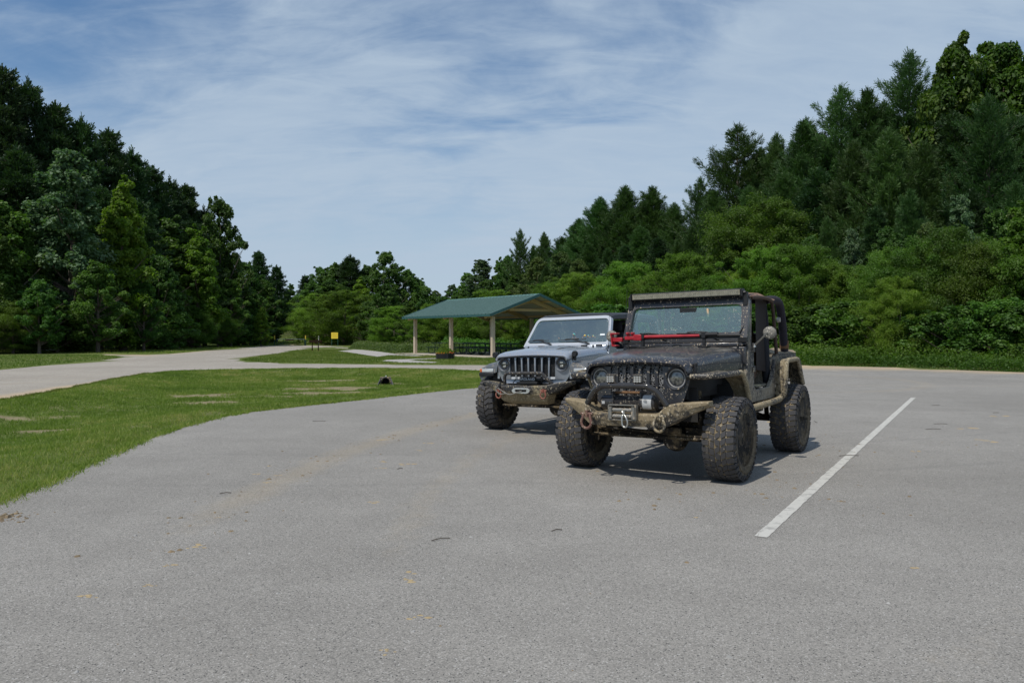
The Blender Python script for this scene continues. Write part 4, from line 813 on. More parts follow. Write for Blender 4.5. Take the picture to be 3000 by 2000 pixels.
o = mb.build('tree_stump', simple('rotten_wood', (.085, .05, .025), .95, var=.4, scale=5), bevel=.02); o.location = (-26.6, 109, float(hgt(-26.6, 109))); tag(o, 'split brown tree stump in the grass left of the yellow notice', 'stump')
rl = empty('rail_fence', (-37.2, 103, float(hgt(-37.2, 103)) - .05), .05, label='short rusty brown rail fence in the shade of the left forest', cat='fence')
for x in (-1.0, 0, 1.0):
    mb = MB(); mb.box((x, 0, .55), (.12, .12, 1.2)); mb.build('post', simple('weathered_rail', (.11, .055, .035), .9) if x < -.5 else bpy.data.materials['weathered_rail'], rl)
for z in (.55, 1.02):
    mb = MB(); mb.box((0, -.08, z), (2.5, .05, .13)); mb.build('rail', bpy.data.materials['weathered_rail'], rl)
# pale stones under the left forest
r = random.Random(8); RK = simple('pale_limestone', (.58, .57, .55), .9, var=.2, scale=3)
for i, (dx, sz) in enumerate(((0, .26), (.42, .3), (.78, .22), (1.12, .28))):
    mb = MB(); bm_ = bmesh.new(); bmesh.ops.create_icosphere(bm_, subdivisions=2, radius=1)
    vv = [(p.co.x * sz * (1 + r.uniform(-.2, .2)), p.co.y * sz * .7 * (1 + r.uniform(-.2, .2)), p.co.z * sz * .42 * (1 + r.uniform(-.2, .2))) for p in bm_.verts]; mb.add(vv, [tuple(v.index for v in f.verts) for f in bm_.faces]); bm_.free()
    x, y = -41.6 + dx, 69.5; o = mb.build('boulder', RK, smooth=20); o.location = (x, y, float(hgt(x, y)) + .06)
    tag(o, ['flat white stone at the left end of the pale stones', 'larger white stone second from the left among pale stones', 'smallest white stone third from the left among pale stones', 'white stone at the right end of the pale stones'][i] + ' below the left forest', 'stone', 'pale stones below the left forest')
# ---- culvert in the ditch
cx_, cy_ = -4.0, 24.8; cz_ = float(hgt(cx_, cy_ - .3))
cv = empty('culvert', (cx_, cy_, cz_), math.radians(8), label='black culvert pipe mouth with flared wings in the grassy ditch', cat='culvert'); cv.scale = (.66, .66, .66)
BLK = simple('black_corrugated_plastic', (.012, .013, .015), .5, var=.3); GRYP = muddy('muddy_grey_metal', (.05, .055, .07), .55, amount=.42, splat=.4)
mb = MB(); rings = []
for k in range(22):
    y = -.12 + .05 * k; rr = .185 + (.012 if k % 2 else 0); rings.append([(rr * math.cos(a), y, .15 + rr * math.sin(a)) for a in np.linspace(0, 2 * math.pi, 25)[:-1]])
mb.loft(rings, cap=False); rings = [[(p[0] * .86, p[1], .15 + (p[2] - .15) * .86) for p in q] for q in rings]; mb.loft(rings[::-1], cap=False); mb.loft([rings[-1], [(0, .95, .15)] * 24], cap=False); mb.build('pipe', BLK, cv)
for s_ in (-1, 1):
    mb = MB(); pts = [(s_ * .19, .0), (s_ * .24, -.12), (s_ * .36, -.42)]
    v = []; 
    for (x, y), h_ in zip(pts, (.34, .30, .03)): v += [(x, y, -.05), (x, y, h_), (x + s_ * .03, y, h_), (x + s_ * .03, y, -.05)]
    mb.loft([v[0:4], v[4:8], v[8:12]]); mb.build('wing', GRYP, cv)
mb = MB(); mb.tube([(.23 * math.cos(a), -.1, .14 + .23 * math.sin(a)) for a in np.linspace(0, math.pi, 14)], .03, 8); mb.tube([(-.26, .02, .36), (.26, .02, .36)], .04, 8); mb.build('collar', muddy('muddy_collar', (.07, .065, .06), .7, amount=.6, splat=.3), cv)
mb = MB(); mb.lathe([(-.03, 0), (-.02, .022), (0, .03), (.02, .022), (.03, 0)], (.02, -.02, .43), 'z', 8); mb.tube([(.02, -.02, .34), (.02, -.02, .42)], .01, 6); mb.build('marker_cap', WP, cv)
# ================================================================ VEHICLES  (x forward, y to the vehicle's left, z up)
def vroot(name, vx, vy, yaw, **k):
    s, c = math.sin(yaw), math.cos(yaw); return empty(name, (vx, vy, .004), math.atan2(-c, -s), **k)
def tiltM(gr, gp): return Matrix.Rotation(gr, 4, 'X') @ Matrix.Rotation(-gp, 4, 'Y')
RUB = muddy('muddy_tread_rubber', (.050, .051, .056), .75, amount=.38, splat=.06, spec=.3)
CARC = muddy('tyre_grooves_packed_mud', (.07, .058, .042), .9, amount=.75, splat=.2, mud=(.21, .165, .10), spec=.2)
CARC2 = muddy('tyre_grooves_some_mud', (.03, .028, .025), .9, amount=.42, splat=.15, mud=(.19, .155, .10), spec=.2)
WALL = muddy('muddy_sidewall', (.034, .034, .035), .8, amount=.60, splat=.15, mud=(.14, .115, .08), spec=.25)
RIMB = muddy('mud_caked_rim', (.07, .05, .03), .7, amount=.72, splat=.3, mud=(.23, .17, .095), spec=.25)
DARK = simple('dark_steel', (.018, .017, .016), .7, var=.3)  # one even near-black for inner panels, springs and engine
UND = muddy('mud_caked_underbody', (.022, .020, .018), .8, amount=.52, splat=.2, mud=(.15, .115, .07), spec=.2)
BLACKP = simple('black_plastic', (.012, .012, .013), .5, var=.2)
def wheel(root, x, y, D, Wd, rim_r, seed, style=0, rimmat=RIMB):
    """tyre (carcass + tread blocks) and rim; outer side faces sign(y)"""
    R = D / 2; r = random.Random(seed); sg = 1 if y > 0 else -1; t = link('wheel', None, root) if False else empty('wheel'); t.parent = root; t.location = (x, y, R - .004)
    h = Wd / 2; rt = R - .011
    prof = [(-h + .045, rim_r), (-h + .012, rim_r + .03), (-h - .006, rim_r + .09), (-h, rt - .055), (-h + .018, rt - .018), (-h + .04, rt - .002), (-h * .5, rt), (0, rt + .001), (h * .5, rt), (h - .04, rt - .002), (h - .018, rt - .018), (h, rt - .055), (h + .006, rim_r + .09), (h - .012, rim_r + .03), (h - .045, rim_r)]
    mb = MB(); n = 72; V = []
    for a, rr in prof:
        for k in range(n):
            q = 6.28318 * k / n; V.append((rr * math.cos(q), a, rr * math.sin(q)))
    F = []; Mi = []
    for i in range(len(prof) - 1):
        for k in range(n): F.append((i * n + k, i * n + (k + 1) % n, (i + 1) * n + (k + 1) % n, (i + 1) * n + k)); Mi.append(2 if (i < 4 or i > 9) else 1)
    mb.v, mb.f, mb.m = V, F, Mi
    for s_ in (-1, 1):                                         # raised ring and fine radial ribs on the wall
        mb.lathe([(s_ * (h - .001), rt - .075), (s_ * (h + .010), rt - .082), (s_ * (h + .010), rt - .090), (s_ * (h - .001), rt - .097)], (0, 0, 0), 'y', 72, mi=2)
        for k in range(60):
            q = 6.28318 * k / 60; rr = rt - .066; mb.box((rr * math.cos(q), s_ * (h + .001), rr * math.sin(q)), (.010, .008, .012), rot=(0, -q, 0), mi=2)
    NB = 38 if style == 0 else 31
    def block(yc, w_, q, L_, skew, top=.0, cut=.0):
        """block on the tread: 6-sided footprint"""
        fp = [(-.5, -.5 + cut), (-.5 + cut * .8, .5), (.5 - cut * .3, .5), (.5, .5 - cut), (.5 - cut, -.5), (-.2, -.5)]
        vb = []; vt = []
        for a, b in fp:
            yy = yc + b * w_; ang = q + (a * L_ + b * skew) / R
            drop = .016 * max(0, (abs(yy) - h * .62) / (h * .38)) ** 2 * 1.2
            vb.append((rt * math.cos(ang) * .995, yy, rt * math.sin(ang) * .995)); yy2 = yc + b * w_ * .97; ang2 = q + (a * L_ * .96 + b * skew) / R; rr = R - drop + top; vt.append((rr * math.cos(ang2), yy2, rr * math.sin(ang2)))
        mb.loft([vb, vt])
    pitch = 6.28318 / NB
    for k in range(NB):
        q = k * pitch; j = r.uniform(-.02, .02) * pitch; L0 = 6.28318 * R / NB
        for s_ in (-1, 1):
            block(s_ * (h - .035), .072, q + j + (pitch * .5 if s_ > 0 else 0), L0 * .88, s_ * .006, 0, .15)      # shoulder
            if style == 0:
                block(s_ * (h * .36), .049, q + pitch * (.25 if s_ > 0 else .75), L0 * .93, s_ * .022, 0, .16)
            else:
                block(s_ * (h * .29), .074, q + pitch * (.25 if s_ > 0 else .75), L0 * .88, s_ * .040, 0, .20)
            # shoulder lug running down the wall
            a = q + (pitch * .5 if s_ > 0 else 0); l2 = L0 * (.62 if k % 2 else .40); v1 = []; v2 = []
            for rr, yy in ((R - .020, h - .004), (R - .055, h + .010), (R - .075 if k % 2 else R - .062, h + .008)):
                for dq in (-.5, .5): 
                    an = a + dq * l2 / R; v1.append((rr * math.cos(an), s_ * yy, rr * math.sin(an)))
            mb.add(v1 + [(p[0] * .985, p[1] - s_ * .012, p[2] * .985) for p in v1], [(0, 1, 3, 2), (2, 3, 5, 4), (0, 2, 8, 6), (2, 4, 10, 8), (1, 7, 9, 3), (3, 9, 11, 5), (0, 6, 7, 1), (4, 5, 11, 10)])
        if style == 0: block(0, .050, q + pitch * .1, L0 * .92, .026 * (1 if k % 2 else -1), 0, .16)
    mb.build('tyre', [RUB, CARC if style == 0 else CARC2, WALL], t, smooth=30)
    # rim: deep dish towards the outside
    mb = MB(); o = sg; P = [(-o * (h - .05), rim_r - .004), (-o * (h - .04), rim_r + .012), (-o * (h - .06), rim_r - .012), (o * .02, rim_r - .03), (o * (h - .055), rim_r - .014), (o * (h - .035), rim_r + .014), (o * (h - .025), rim_r + .016), (o * (h - .030), rim_r + .002), (o * (h - .062), rim_r - .018), (o * .045, rim_r - .042), (o * .052, rim_r - .07), (o * .070, rim_r * .55), (o * .055, rim_r * .42), (o * .060, .055), (o * .062, 0)]
    mb.lathe(P[3:], (0, 0, 0), 'y', 40); mb.lathe(P[:4], (0, 0, 0), 'y', 40)
    mb.lathe([(0, .06), (o * .095, .055), (o * .11, .035), (o * .112, 0)], (0, 0, 0), 'y', 20)
    for k in range(8):
        q = 6.28318 * k / 8; mb.lathe([(o * .055, .021), (o * .0645, .021), (o * .0645, .017), (o * .050, .016), (o * .05, 0)], (rim_r * .70 * math.cos(q), 0, rim_r * .70 * math.sin(q)), 'y', 10)
    for k in range(5):
        q = 6.28318 * k / 5; mb.lathe([(o * .05, .011), (o * .078, .011), (o * .08, .0)], (.072 * math.cos(q), 0, .072 * math.sin(q)), 'y', 6)
    mb.lathe([(-o * .07, rim_r * .78), (-o * .065, rim_r * .78), (-o * .04, .06), (-o * .04, 0)], (0, 0, 0), 'y', 24)      # brake shield inside
    mb.build('rim', rimmat, t, smooth=30); return t
def section(xc, hw, z0, zt, rs, zcrown, n=7):
    """hood cross section from right low edge over the top to the left low edge"""
    P = []
    half = [(hw, z0), (hw, zt - rs)]
    for k in range(1, n + 1):
        a = math.radians(90 * k / n); half.append((hw - rs + rs * math.cos(a), zt - rs + rs * math.sin(a)))
    for k in range(1, 6):
        t = k / 5; y = (hw - rs) * (1 - t); half.append((y, zt + zcrown * (1 - (y / (hw - rs)) ** 2)))
    P = [(xc, -y, z) for y, z in half[:-1]] + [(xc, half[-1][0], half[-1][1])] + [(xc, y, z) for y, z in reversed(half[:-1])]
    return P
def hexmesh(name, fg, bgc, sc__):
    m = NT(name); v = m.co('Object', (1, 1, 1)); e = m.vor(v, sc__, 'DISTANCE_TO_EDGE'); f = m.rng(e, .10, .14); m.set(Base_Color=m.mix(f, fg, bgc), Roughness=.5, Specular_IOR_Level=m.fmix(f, .4, .0)); return m.mat
def glassmat(name, tint, tr=.8, dirt=.0, spots=0.):
    m = NT(name); tb = m.n('ShaderNodeBsdfTransparent'); tb.inputs[0].default_value = (*tint, 1); gl = m.n('ShaderNodeBsdfGlossy'); gl.inputs['Roughness'].default_value = .02; gl.inputs['Color'].default_value = (.86, .98, .93, 1)
    fr = m.n('ShaderNodeFresnel'); fr.inputs[0].default_value = 1.5; ms = m.n('ShaderNodeMixShader'); f = m.m('MULTIPLY', fr.outputs[0], 1.6); f = m.m('ADD', f, 1 - tr); m.l(f, ms.inputs[0]); m.l(tb.outputs[0], ms.inputs[1]); m.l(gl.outputs[0], ms.inputs[2])
    v = m.co(); n = m.noise(v, 55, 3, .6); n2 = m.noise(v, 2.2, 4, .6); sp_ = m.rng(m.m('ADD', n, m.m('MULTIPLY', m.m('SUBTRACT', n2, .5), .35)), .70 - .065 * spots, .715 - .065 * spots, 0, .9)
    film = m.m('ADD', m.rng(n2, .3, .8, 0, dirt), dirt * .5); f2 = m.m('MAXIMUM', m.m('MULTIPLY', sp_, 1.0 if spots else 0.0), film)
    df = m.n('ShaderNodeBsdfDiffuse'); df.inputs[0].default_value = (.50, .48, .42, 1); m2 = m.n('ShaderNodeMixShader'); m.l(f2, m2.inputs[0]); m.l(ms.outputs[0], m2.inputs[1]); m.l(df.outputs[0], m2.inputs[2]); m.l(m2.outputs[0], m.o.inputs[0]); return m.mat
def dshackle(mb, x, y, z, s=1.0, mi=0):
    pts = [(x, y - .034 * s, z), (x + .01, y - .036 * s, z - .03 * s), (x + .015, y - .05 * s, z - .075 * s), (x + .015, y - .035 * s, z - .115 * s), (x + .015, y, z - .13 * s), (x + .015, y + .035 * s, z - .115 * s), (x + .015, y + .05 * s, z - .075 * s), (x + .01, y + .036 * s, z - .03 * s), (x, y + .034 * s, z)]
    mb.tube(smoothpath(pts, 3), .013 * s, 8, mi=mi); mb.tube([(x, y - .06 * s, z), (x, y + .06 * s, z)], .013 * s, 8, mi=mi)
    mb.box((x - .02, y, z), (.07, .025 * s, .06 * s), mi=mi)
def wiper(mb, a, b, c):
    """arm a->b, blade through b in direction c"""
    a, b, c = Vector(a), Vector(b), Vector(c); mb.tube([a, a + (b - a) * .3 + Vector((0, 0, .012)), b], .008, 6, rs=[.013, .010, .007]); mb.tube([b - c, b + c], .007, 6); mb.tube([b - c * .5 + Vector((.004, 0, .012)), b + Vector((.006, 0, .02)), b + c * .5 + Vector((.004, 0, .012))], .008, 6)

# ---------------------------------------------------------------- 1: the black open vehicle
PB = muddy('black_paint_mud_spatter', (.022, .025, .033), .34, amount=.26, splat=.40, coat=.3, grad=('Z', .92, .70, .26))
PBH = muddy('black_hood_paint', (.024, .027, .035), .30, amount=.20, splat=.50, coat=.35, grad=('Y', .25, .75, .12))
PBS = muddy('black_side_mud', (.030, .030, .032), .6, amount=.56, splat=.55, mud=(.25, .22, .17), grad=('Z', 1.15, .65, .18))
PBM = muddy('mud_coated_tan_paint', (.045, .042, .036), .6, amount=.66, splat=.85, mud=(.28, .225, .14))
TUB = muddy('muddy_tub_grey', (.06, .058, .052), .6, amount=.70, splat=.8, mud=(.22, .19, .14))
BUMP = muddy('muddy_steel_bumper', (.03, .028, .026), .55, amount=.62, splat=.35, mud=(.27, .215, .135), grad=('Z', .6, .76, .10))
TUBE = muddy('black_tube_spatter', (.034, .034, .036), .28, amount=.26, splat=.22)
SILV = simple('satin_zinc', (.52, .51, .47), .35, .8, var=.15)
GLB = glassmat('spattered_windscreen', (.82, .95, .91), .87, .025, .40)
HOLEM = hexmesh('honeycomb_mesh', (.22, .22, .22), (.002, .002, .002), 48)
LENS = NT('dark_headlight_lens'); v = LENS.co(); e = LENS.vor(v, 28); LENS.set(Base_Color=LENS.mix(LENS.rng(e, .2, .6), (.05, .055, .05), (.20, .20, .18)), Roughness=.08, Coat_Weight=1.0, Metallic=.3); LENSM = LENS.mat
HALO = simple('frosted_halo_ring', (.50, .49, .46), .4, var=.1)
MA = tiltM(.0214, .0012)
bj = vroot('off_road_vehicle', 1.493, 8.2154, .5807, label='black mud-splattered open off-road vehicle with roof light bar and big tyres', cat='off-road vehicle')
for k, (x, y) in enumerate(((0, .81), (0, -.81), (-2.36, .81), (-2.36, -.81))): wheel(bj, x, y, .836, .305, .195, 20 + k, 0)
# grille panel
gp_out = rpoly([(-.455, .705, .03), (.455, .705, .03), (.50, .84, .1), (.545, 1.00, .1), (.545, 1.09, .10), (.47, 1.165, .1), (0, 1.180, .3), (-.47, 1.165, .1), (-.545, 1.09, .10), (-.545, 1.00, .1), (-.50, .84, .1)], .06)
slots = [rrect(-.0275 + y, .775, .0275 + y, 1.125, .025, 4) for y in [(-3 + k) * .0865 for k in range(7)]]
hl = [circ((s_ * .412, 1.006), .108, 28) for s_ in (-1, 1)]
gfn = lambda u, v_, t: (t - .10 * (abs(u) / .55) ** 2.2 * .6 - .02 * (v_ - .7), u, v_)
mb = MB(); mb.plate(gp_out, slots + hl, gfn, .425, .407); g_ = mb.build('grille', PB, bj, smooth=25, bevel=.006, M=MA)
mb = MB(); mb.plate(rrect(-.30, .76, .30, 1.14, .02), [], gfn, .405, .400); mb.build('mesh', HOLEM, g_, M=MA)
for s_ in (-1, 1):
    c = (.385 - .03, s_ * .412, 1.006); mb = MB(); mb.lathe([(-.05, 0), (-.05, .10), (.035, .112), (.048, .108), (.044, .098), (.01, .090)], c, 'x', 32); h_ = mb.build('headlight', PB, bj, smooth=30, M=MA)
    mb = MB(); mb.lathe([(.005, .091), (.016, .091), (.018, .083), (.006, .082)], c, 'x', 32); mb.build('halo_ring', HALO, h_, M=MA)
    mb = MB(); mb.lathe([(.002, .080), (.014, .06), (.020, .03), (.022, 0)], c, 'x', 32); mb.build('lens', LENSM, h_, M=MA)
# hood
st = [(.462, .545, 1.075, 1.150, .085, .022), (.44, .552, 1.06, 1.172, .10, .024), (.36, .563, 1.058, 1.196, .105, .028), (.2, .585, 1.055, 1.222, .10, .030), (-.1, .618, 1.055, 1.250, .10, .030), (-.5, .665, 1.055, 1.277, .10, .028), (-.84, .70, 1.055, 1.292, .10, .022)]
mb = MB(); mb.loft([section(*q) for q in st], closed=False)
rr = [section(*q) for q in st]; mb.loft([[(p[0] + (.0 if i else -.012), p[1] * .97, p[2] - .02) for p in q] for i, q in enumerate(rr)], closed=False)
mb.loft([rr[0], [(p[0] - .012, p[1] * .97, p[2] - .02) for p in rr[0]]], closed=False)
hood = mb.build('hood', PBH, bj, smooth=45, M=MA)
mb = MB()
for s_ in (-1, 1):
    mb.tube([(x, s_ * (hw + .001), 1.125 + .01 * (x < 0)) for x, hw in ((.40, .557), (.2, .585), (-.1, .618), (-.5, .665), (-.84, .70))], .0035, 5)
mb.build('seam', BLACKP, hood, M=MA)
for s_ in (-1, 1):
    mb = MB(); mb.box((.30, s_ * .580, 1.10), (.055, .022, .10)); mb.box((.30, s_ * .585, 1.14), (.03, .03, .035)); mb.build('hood_latch', BLACKP, hood, bevel=.005, M=MA)
mb = MB()
for y in (-.42, .50): mb.lathe([(0, .018), (.018, .018), (.024, .010), (.024, 0)], (-.62, y * .6, 1.300), 'z', 12)
mb.tube(smoothpath([(-.70, -.05, 1.302), (-.70, -.04, 1.325), (-.70, .04, 1.325), (-.70, .05, 1.302)], 4), .006, 6); mb.build('hood_bumper', BLACKP, hood, M=MA)
# cowl and windscreen frame
mb = MB(); mb.box((-.97, 0, 1.20), (.27, 1.46, .20)); mb.box((-.93, 0, 1.315), (.20, 1.40, .045), rot=(0, -.12, 0))
mb.build('cowl', PB, bj, bevel=.012, M=MA)
bz, tz = 1.335, 1.868; bx, tx = -.875, -1.065
wf = lambda u, v_, t: (bx + (tx - bx) * (v_ - bz) / (tz - bz) + t, u, v_)
mb = MB(); mb.plate(rpoly([(-.745, bz - .01, .02), (.745, bz - .01, .02), (.722, tz, .07), (-.722, tz, .07)], .05), [rpoly([(-.665, 1.462, .05), (.665, 1.462, .05), (.648, 1.772, .06), (-.648, 1.772, .06)], .05)], wf, .030, -.035)
wsf = mb.build('windscreen_frame', PB, bj, smooth=30, bevel=.010, M=MA)
mb = MB(); mb.plate(rpoly([(-.668, 1.459, .05), (.668, 1.459, .05), (.651, 1.775, .06), (-.651, 1.775, .06)], .05), [], wf, .002, -.004); mb.build('windscreen', GLB, wsf, M=MA)
mb = MB(); mb.tube([(bx + .035, -.73, 1.395), (bx + .035, .73, 1.395)], .006, 6); mb.tube([(bx + .032, -.73, 1.36), (bx + .034, .73, 1.36)], .006, 6)
for s_ in (-1, 1):
    mb.box((bx + .02, s_ * .70, 1.375), (.06, .09, .05)); mb.tube([(-1.03, s_ * .69, 1.84), (-.99, s_ * .705, 1.70), (-.93, s_ * .70, 1.55), (-.86, s_ * .655, 1.45), (-.83, s_ * .66, 1.33), (-.82, s_ * .64, 1.28)], .007, 6)
mb.build('hinge_trim', BLACKP, wsf, M=MA)
for s_ in (-1, 1):   # outer pillar in mud
    mb = MB(); mb.loft([[(-.90, s_ * .742, 1.24), (-1.10, s_ * .742, 1.24), (-1.10, s_ * .700, 1.24), (-.90, s_ * .700, 1.24)], [(-.90, s_ * .744, 1.34), (-1.02, s_ * .744, 1.34), (-1.02, s_ * .70, 1.34), (-.90, s_ * .70, 1.34)], [(-1.04, s_ * .726, 1.78), (-1.12, s_ * .726, 1.78), (-1.12, s_ * .69, 1.78), (-1.04, s_ * .69, 1.78)], [(-1.065, s_ * .718, 1.865), (-1.13, s_ * .718, 1.865), (-1.13, s_ * .68, 1.865), (-1.065, s_ * .68, 1.865)]]); mb.build('pillar', PBS, wsf, bevel=.008, M=MA)
    mb = MB(); mb.box((-1.06, s_ * .752, 1.285), (.05, .03, .10)); mb.box((-1.06, s_ * .750, 1.05), (.06, .03, .07)); mb.build('door_hinge', PBS, bj, bevel=.006, M=MA)
# light bar
mb = MB(); mb.box((-.985, 0, 1.905), (.07, 1.32, .078), rot=(0, .10, 0)); 
for k in range(44): mb.box((-1.03, -.64 + k * .0298, 1.905), (.03, .008, .072), rot=(0, .1, 0))
lb = mb.build('light_bar', BLACKP, bj, bevel=.003, M=MA)
LBM = simple('amber_dusty_reflector', (.36, .33, .25), .3, .3, var=.25, scale=20)
mb = MB(); mb.box((-.9485, 0, 1.903), (.003, 1.29, .058), rot=(0, .10, 0)); mb.build('lens', LBM, lb, M=MA)
mb = MB()
for k in range(50):
    for z in (1.889, 1.917): mb.lathe([(0, .0105), (.002, .0105), (.002, .0075), (.0, .006), (0, 0)], (-.9475 + (1.903 - z) * -.1, -.615 + k * .0251, z), 'x', 8)
mb.build('led_reflectors', simple('bright_led_reflector', (.30, .29, .25), .15, .7, var=.2), lb, M=MA)
for s_ in (-1, 1):
    mb = MB(); mb.box((-.985, s_ * .668, 1.900), (.085, .014, .085)); mb.box((-1.01, s_ * .69, 1.83), (.05, .05, .15), rot=(0, 0, 0)); mb.lathe([(0, .018), (s_ * .03, .016), (s_ * .03, 0)], (-.985, s_ * .67, 1.90), 'y', 8); mb.build('bracket', BLACKP, lb, M=MA)
mb = MB(); wiper(mb, (-.85, .50, 1.345), (-.885, .18, 1.455), (.0, .25, -.005)); mb.build('wiper', BLACKP, wsf, M=MA)
mb = MB(); wiper(mb, (-.85, -.12, 1.345), (-.885, -.42, 1.450), (.0, .22, -.005)); mb.build('wiper', BLACKP, wsf, M=MA)
# body tub sides with the open doorway
out_ = [(-.80, .76), (-1.98, .70), (-2.00, .90), (-2.06, 1.06), (-2.16, 1.10), (-2.62, 1.10), (-2.74, 1.02), (-2.80, .86), (-3.02, .86), (-3.02, 1.19), (-2.04, 1.195), (-1.985, 1.14), (-1.93, 1.0), (-1.86, .90), (-1.74, .815), (-1.20, .81), (-1.13, .84), (-1.115, .92), (-1.115, 1.30), (-.90, 1.30), (-.86, 1.10)]
for s_ in (1, -1):
    mb = MB(); fn = lambda u, v_, t: (u, s_ * (.742 - .018 * max(0, (.95 - v_)) * 1.5 - t), v_)
    mb.plate(out_, [], fn, 0, .05); mb.build('side_panel', PBS if s_ > 0 else PBS, bj, smooth=25, bevel=.012, M=MA)
mb = MB(); mb.box((-2.20, 0, .83), (1.62, 1.36, .03)); mb.box((-1.3, 0, .78), (.9, 1.36, .03)); mb.box((-3.0, 0, 1.02), (.03, 1.42, .34)); mb.box((-.92, 0, .98), (.03, 1.34, .48))
mb.box((-1.95, 0, .95), (.03, 1.36, .25))
for s_ in (-1, 1): mb.box((-2.45, s_ * .56, 1.10), (1.0, .30, .10)); mb.box((-2.36, s_ * .42, .95), (.9, .03, .3))
mb.build('tub', TUB, bj, bevel=.01, M=MA)
mb = MB()
for s_ in (-1, 1):
    mb.add([(-2.03, s_ * .745, 1.195), (-3.02, s_ * .745, 1.195), (-3.03, s_ * .70, 1.23), (-2.75, s_ * .52, 1.265), (-2.05, s_ * .56, 1.235), (-2.05, s_ * .6, 1.19), (-3.0, s_ * .6, 1.19)], [(0, 1, 2, 3, 4), (0, 4, 5), (1, 6, 2)])
mb.build('canvas_boot', simple('dusty_tan_canvas', (.30, .24, .16), .9, var=.3, scale=6), bj, smooth=20, M=MA)
# fender flares
def flare(side, top, foot, name, tubepts, plate_pts, mat):
    mb = MB(); P = smoothpath(tubepts, 4); mb.tube(P, .030, 10)
    inner = smoothpath(plate_pts, 4); v = []
    for a, b in zip(P, inner): v += [tuple(a + Vector((0, 0, .012))), tuple(b + Vector((0, 0, .012)))]
    K = len(P); mb.add(v, [(2 * i, 2 * i + 1, 2 * i + 3, 2 * i + 2) for i in range(K - 1)])
    v2 = [(x, y, z - .03) for x, y, z in v]; mb.add(v2, [(2 * i, 2 * i + 1, 2 * i + 3, 2 * i + 2) for i in range(K - 1)])
    if side < 0: mb.v = [(x, -y, z) for x, y, z in mb.v]
    return mb.build(name, mat, bj, smooth=50, M=MA)
FLM = muddy('flare_paint_mud', (.022, .022, .024), .42, amount=.42, splat=.75, grad=('X', .25, -.25, .30), mud=(.30, .245, .155))
FLR = muddy('rear_flare_mud', (.05, .045, .04), .6, amount=.60, splat=.8, mud=(.30, .25, .165))
for s_ in (1, -1):
    fl_ = flare(s_, 0, 0, 'front_fender', [(.38, .52, 1.025), (.375, .66, 1.025), (.34, .755, 1.027), (.20, .81, 1.032), (-.12, .872, 1.044), (-.20, .880, 1.025), (-.30, .885, .94), (-.42, .882, .76)],
          [(.34, .50, 1.03), (.32, .56, 1.03), (.28, .58, 1.035), (.16, .60, 1.04), (-.14, .64, 1.05), (-.24, .66, 1.03), (-.36, .70, .94), (-.50, .73, .76)], FLM)
    flare(s_, 0, 0, 'rear_fender', [(-2.00, .78, .655), (-1.955, .85, .72), (-1.935, .875, .90), (-1.95, .880, 1.06), (-2.02, .880, 1.115), (-2.24, .880, 1.120), (-2.48, .880, 1.120), (-2.57, .880, 1.06), (-2.66, .880, .93), (-2.76, .880, .80)],
          [(-2.03, .735, .655), (-2.01, .735, .72), (-2.00, .735, .90), (-2.03, .735, 1.05), (-2.12, .735, 1.11), (-2.3, .735, 1.12), (-2.54, .735, 1.12), (-2.66, .735, 1.06), (-2.74, .735, .93), (-2.80, .735, .80)], FLR)
    mb = MB(); mb.box((-2.775, s_ * .80, .83), (.035, .16, .22)); mb.build('mud_flap', PBM, bj, bevel=.01, M=MA)
    # side step tube and rocker
    mb = MB(); mb.tube(smoothpath([(-.46, s_ * .70, .66), (-.60, s_ * .80, .645), (-.8, s_ * .815, .64), (-1.75, s_ * .815, .655), (-1.93, s_ * .80, .68), (-2.02, s_ * .74, .72)], 4), .036, 10)
    for x in (-.75, -1.3, -1.8): mb.tube([(x, s_ * .815, .645), (x, s_ * .55, .67)], .022, 8)
    mb.build('side_step', PBM, bj, smooth=60, M=MA)
    mb = MB(); mb.box((-1.35, s_ * .715, .725), (1.25, .04, .10)); mb.build('rocker_guard', PBS, bj, bevel=.008, M=MA)
    # inner fender and engine side
    mb = MB(); mb.box((-.30, s_ * .47, .93), (1.25, .05, .27)); mb.box((-.78, s_ * .56, .90), (.04, .30, .34)); mb.box((.0, s_ * .52, 1.045), (.72, .16, .02)); mb.box((-.30, s_ * .40, .72), (1.2, .03, .30)); mb.box((-.60, s_ * .50, .70), (.04, .40, .40)); mb.box((.22, s_ * .42, .74), (.03, .30, .34)); mb.build('inner_fender', DARK, bj, M=MA)
# roll cage with padding
PAD = simple('dark_violet_padding', (.022, .018, .026), .85, var=.3, scale=12); CAN = simple('brown_canvas_top', (.26, .155, .10), .9, var=.3, scale=7); RUST = simple('rusty_strap', (.16, .085, .04), .85, var=.4, scale=30)
mb = MB(); hoop = smoothpath([(-2.02, -.62, .85), (-2.00, -.63, 1.3), (-1.98, -.62, 1.72), (-1.97, -.54, 1.85), (-1.97, 0, 1.87), (-1.97, .54, 1.85), (-1.98, .62, 1.72), (-2.00, .63, 1.3), (-2.02, .62, .85)], 6); mb.tube(hoop, .042, 12)
for s_ in (-1, 1):
    mb.tube(smoothpath([(-1.10, s_ * .64, 1.855), (-1.5, s_ * .655, 1.87), (-1.97, s_ * .60, 1.85)], 4), .034, 10)
mb.tube([(-2.0, -.62, 1.42), (-2.0, .62, 1.42)], .03, 8); cage = mb.build('roll_cage', PAD, bj, smooth=60, M=MA)
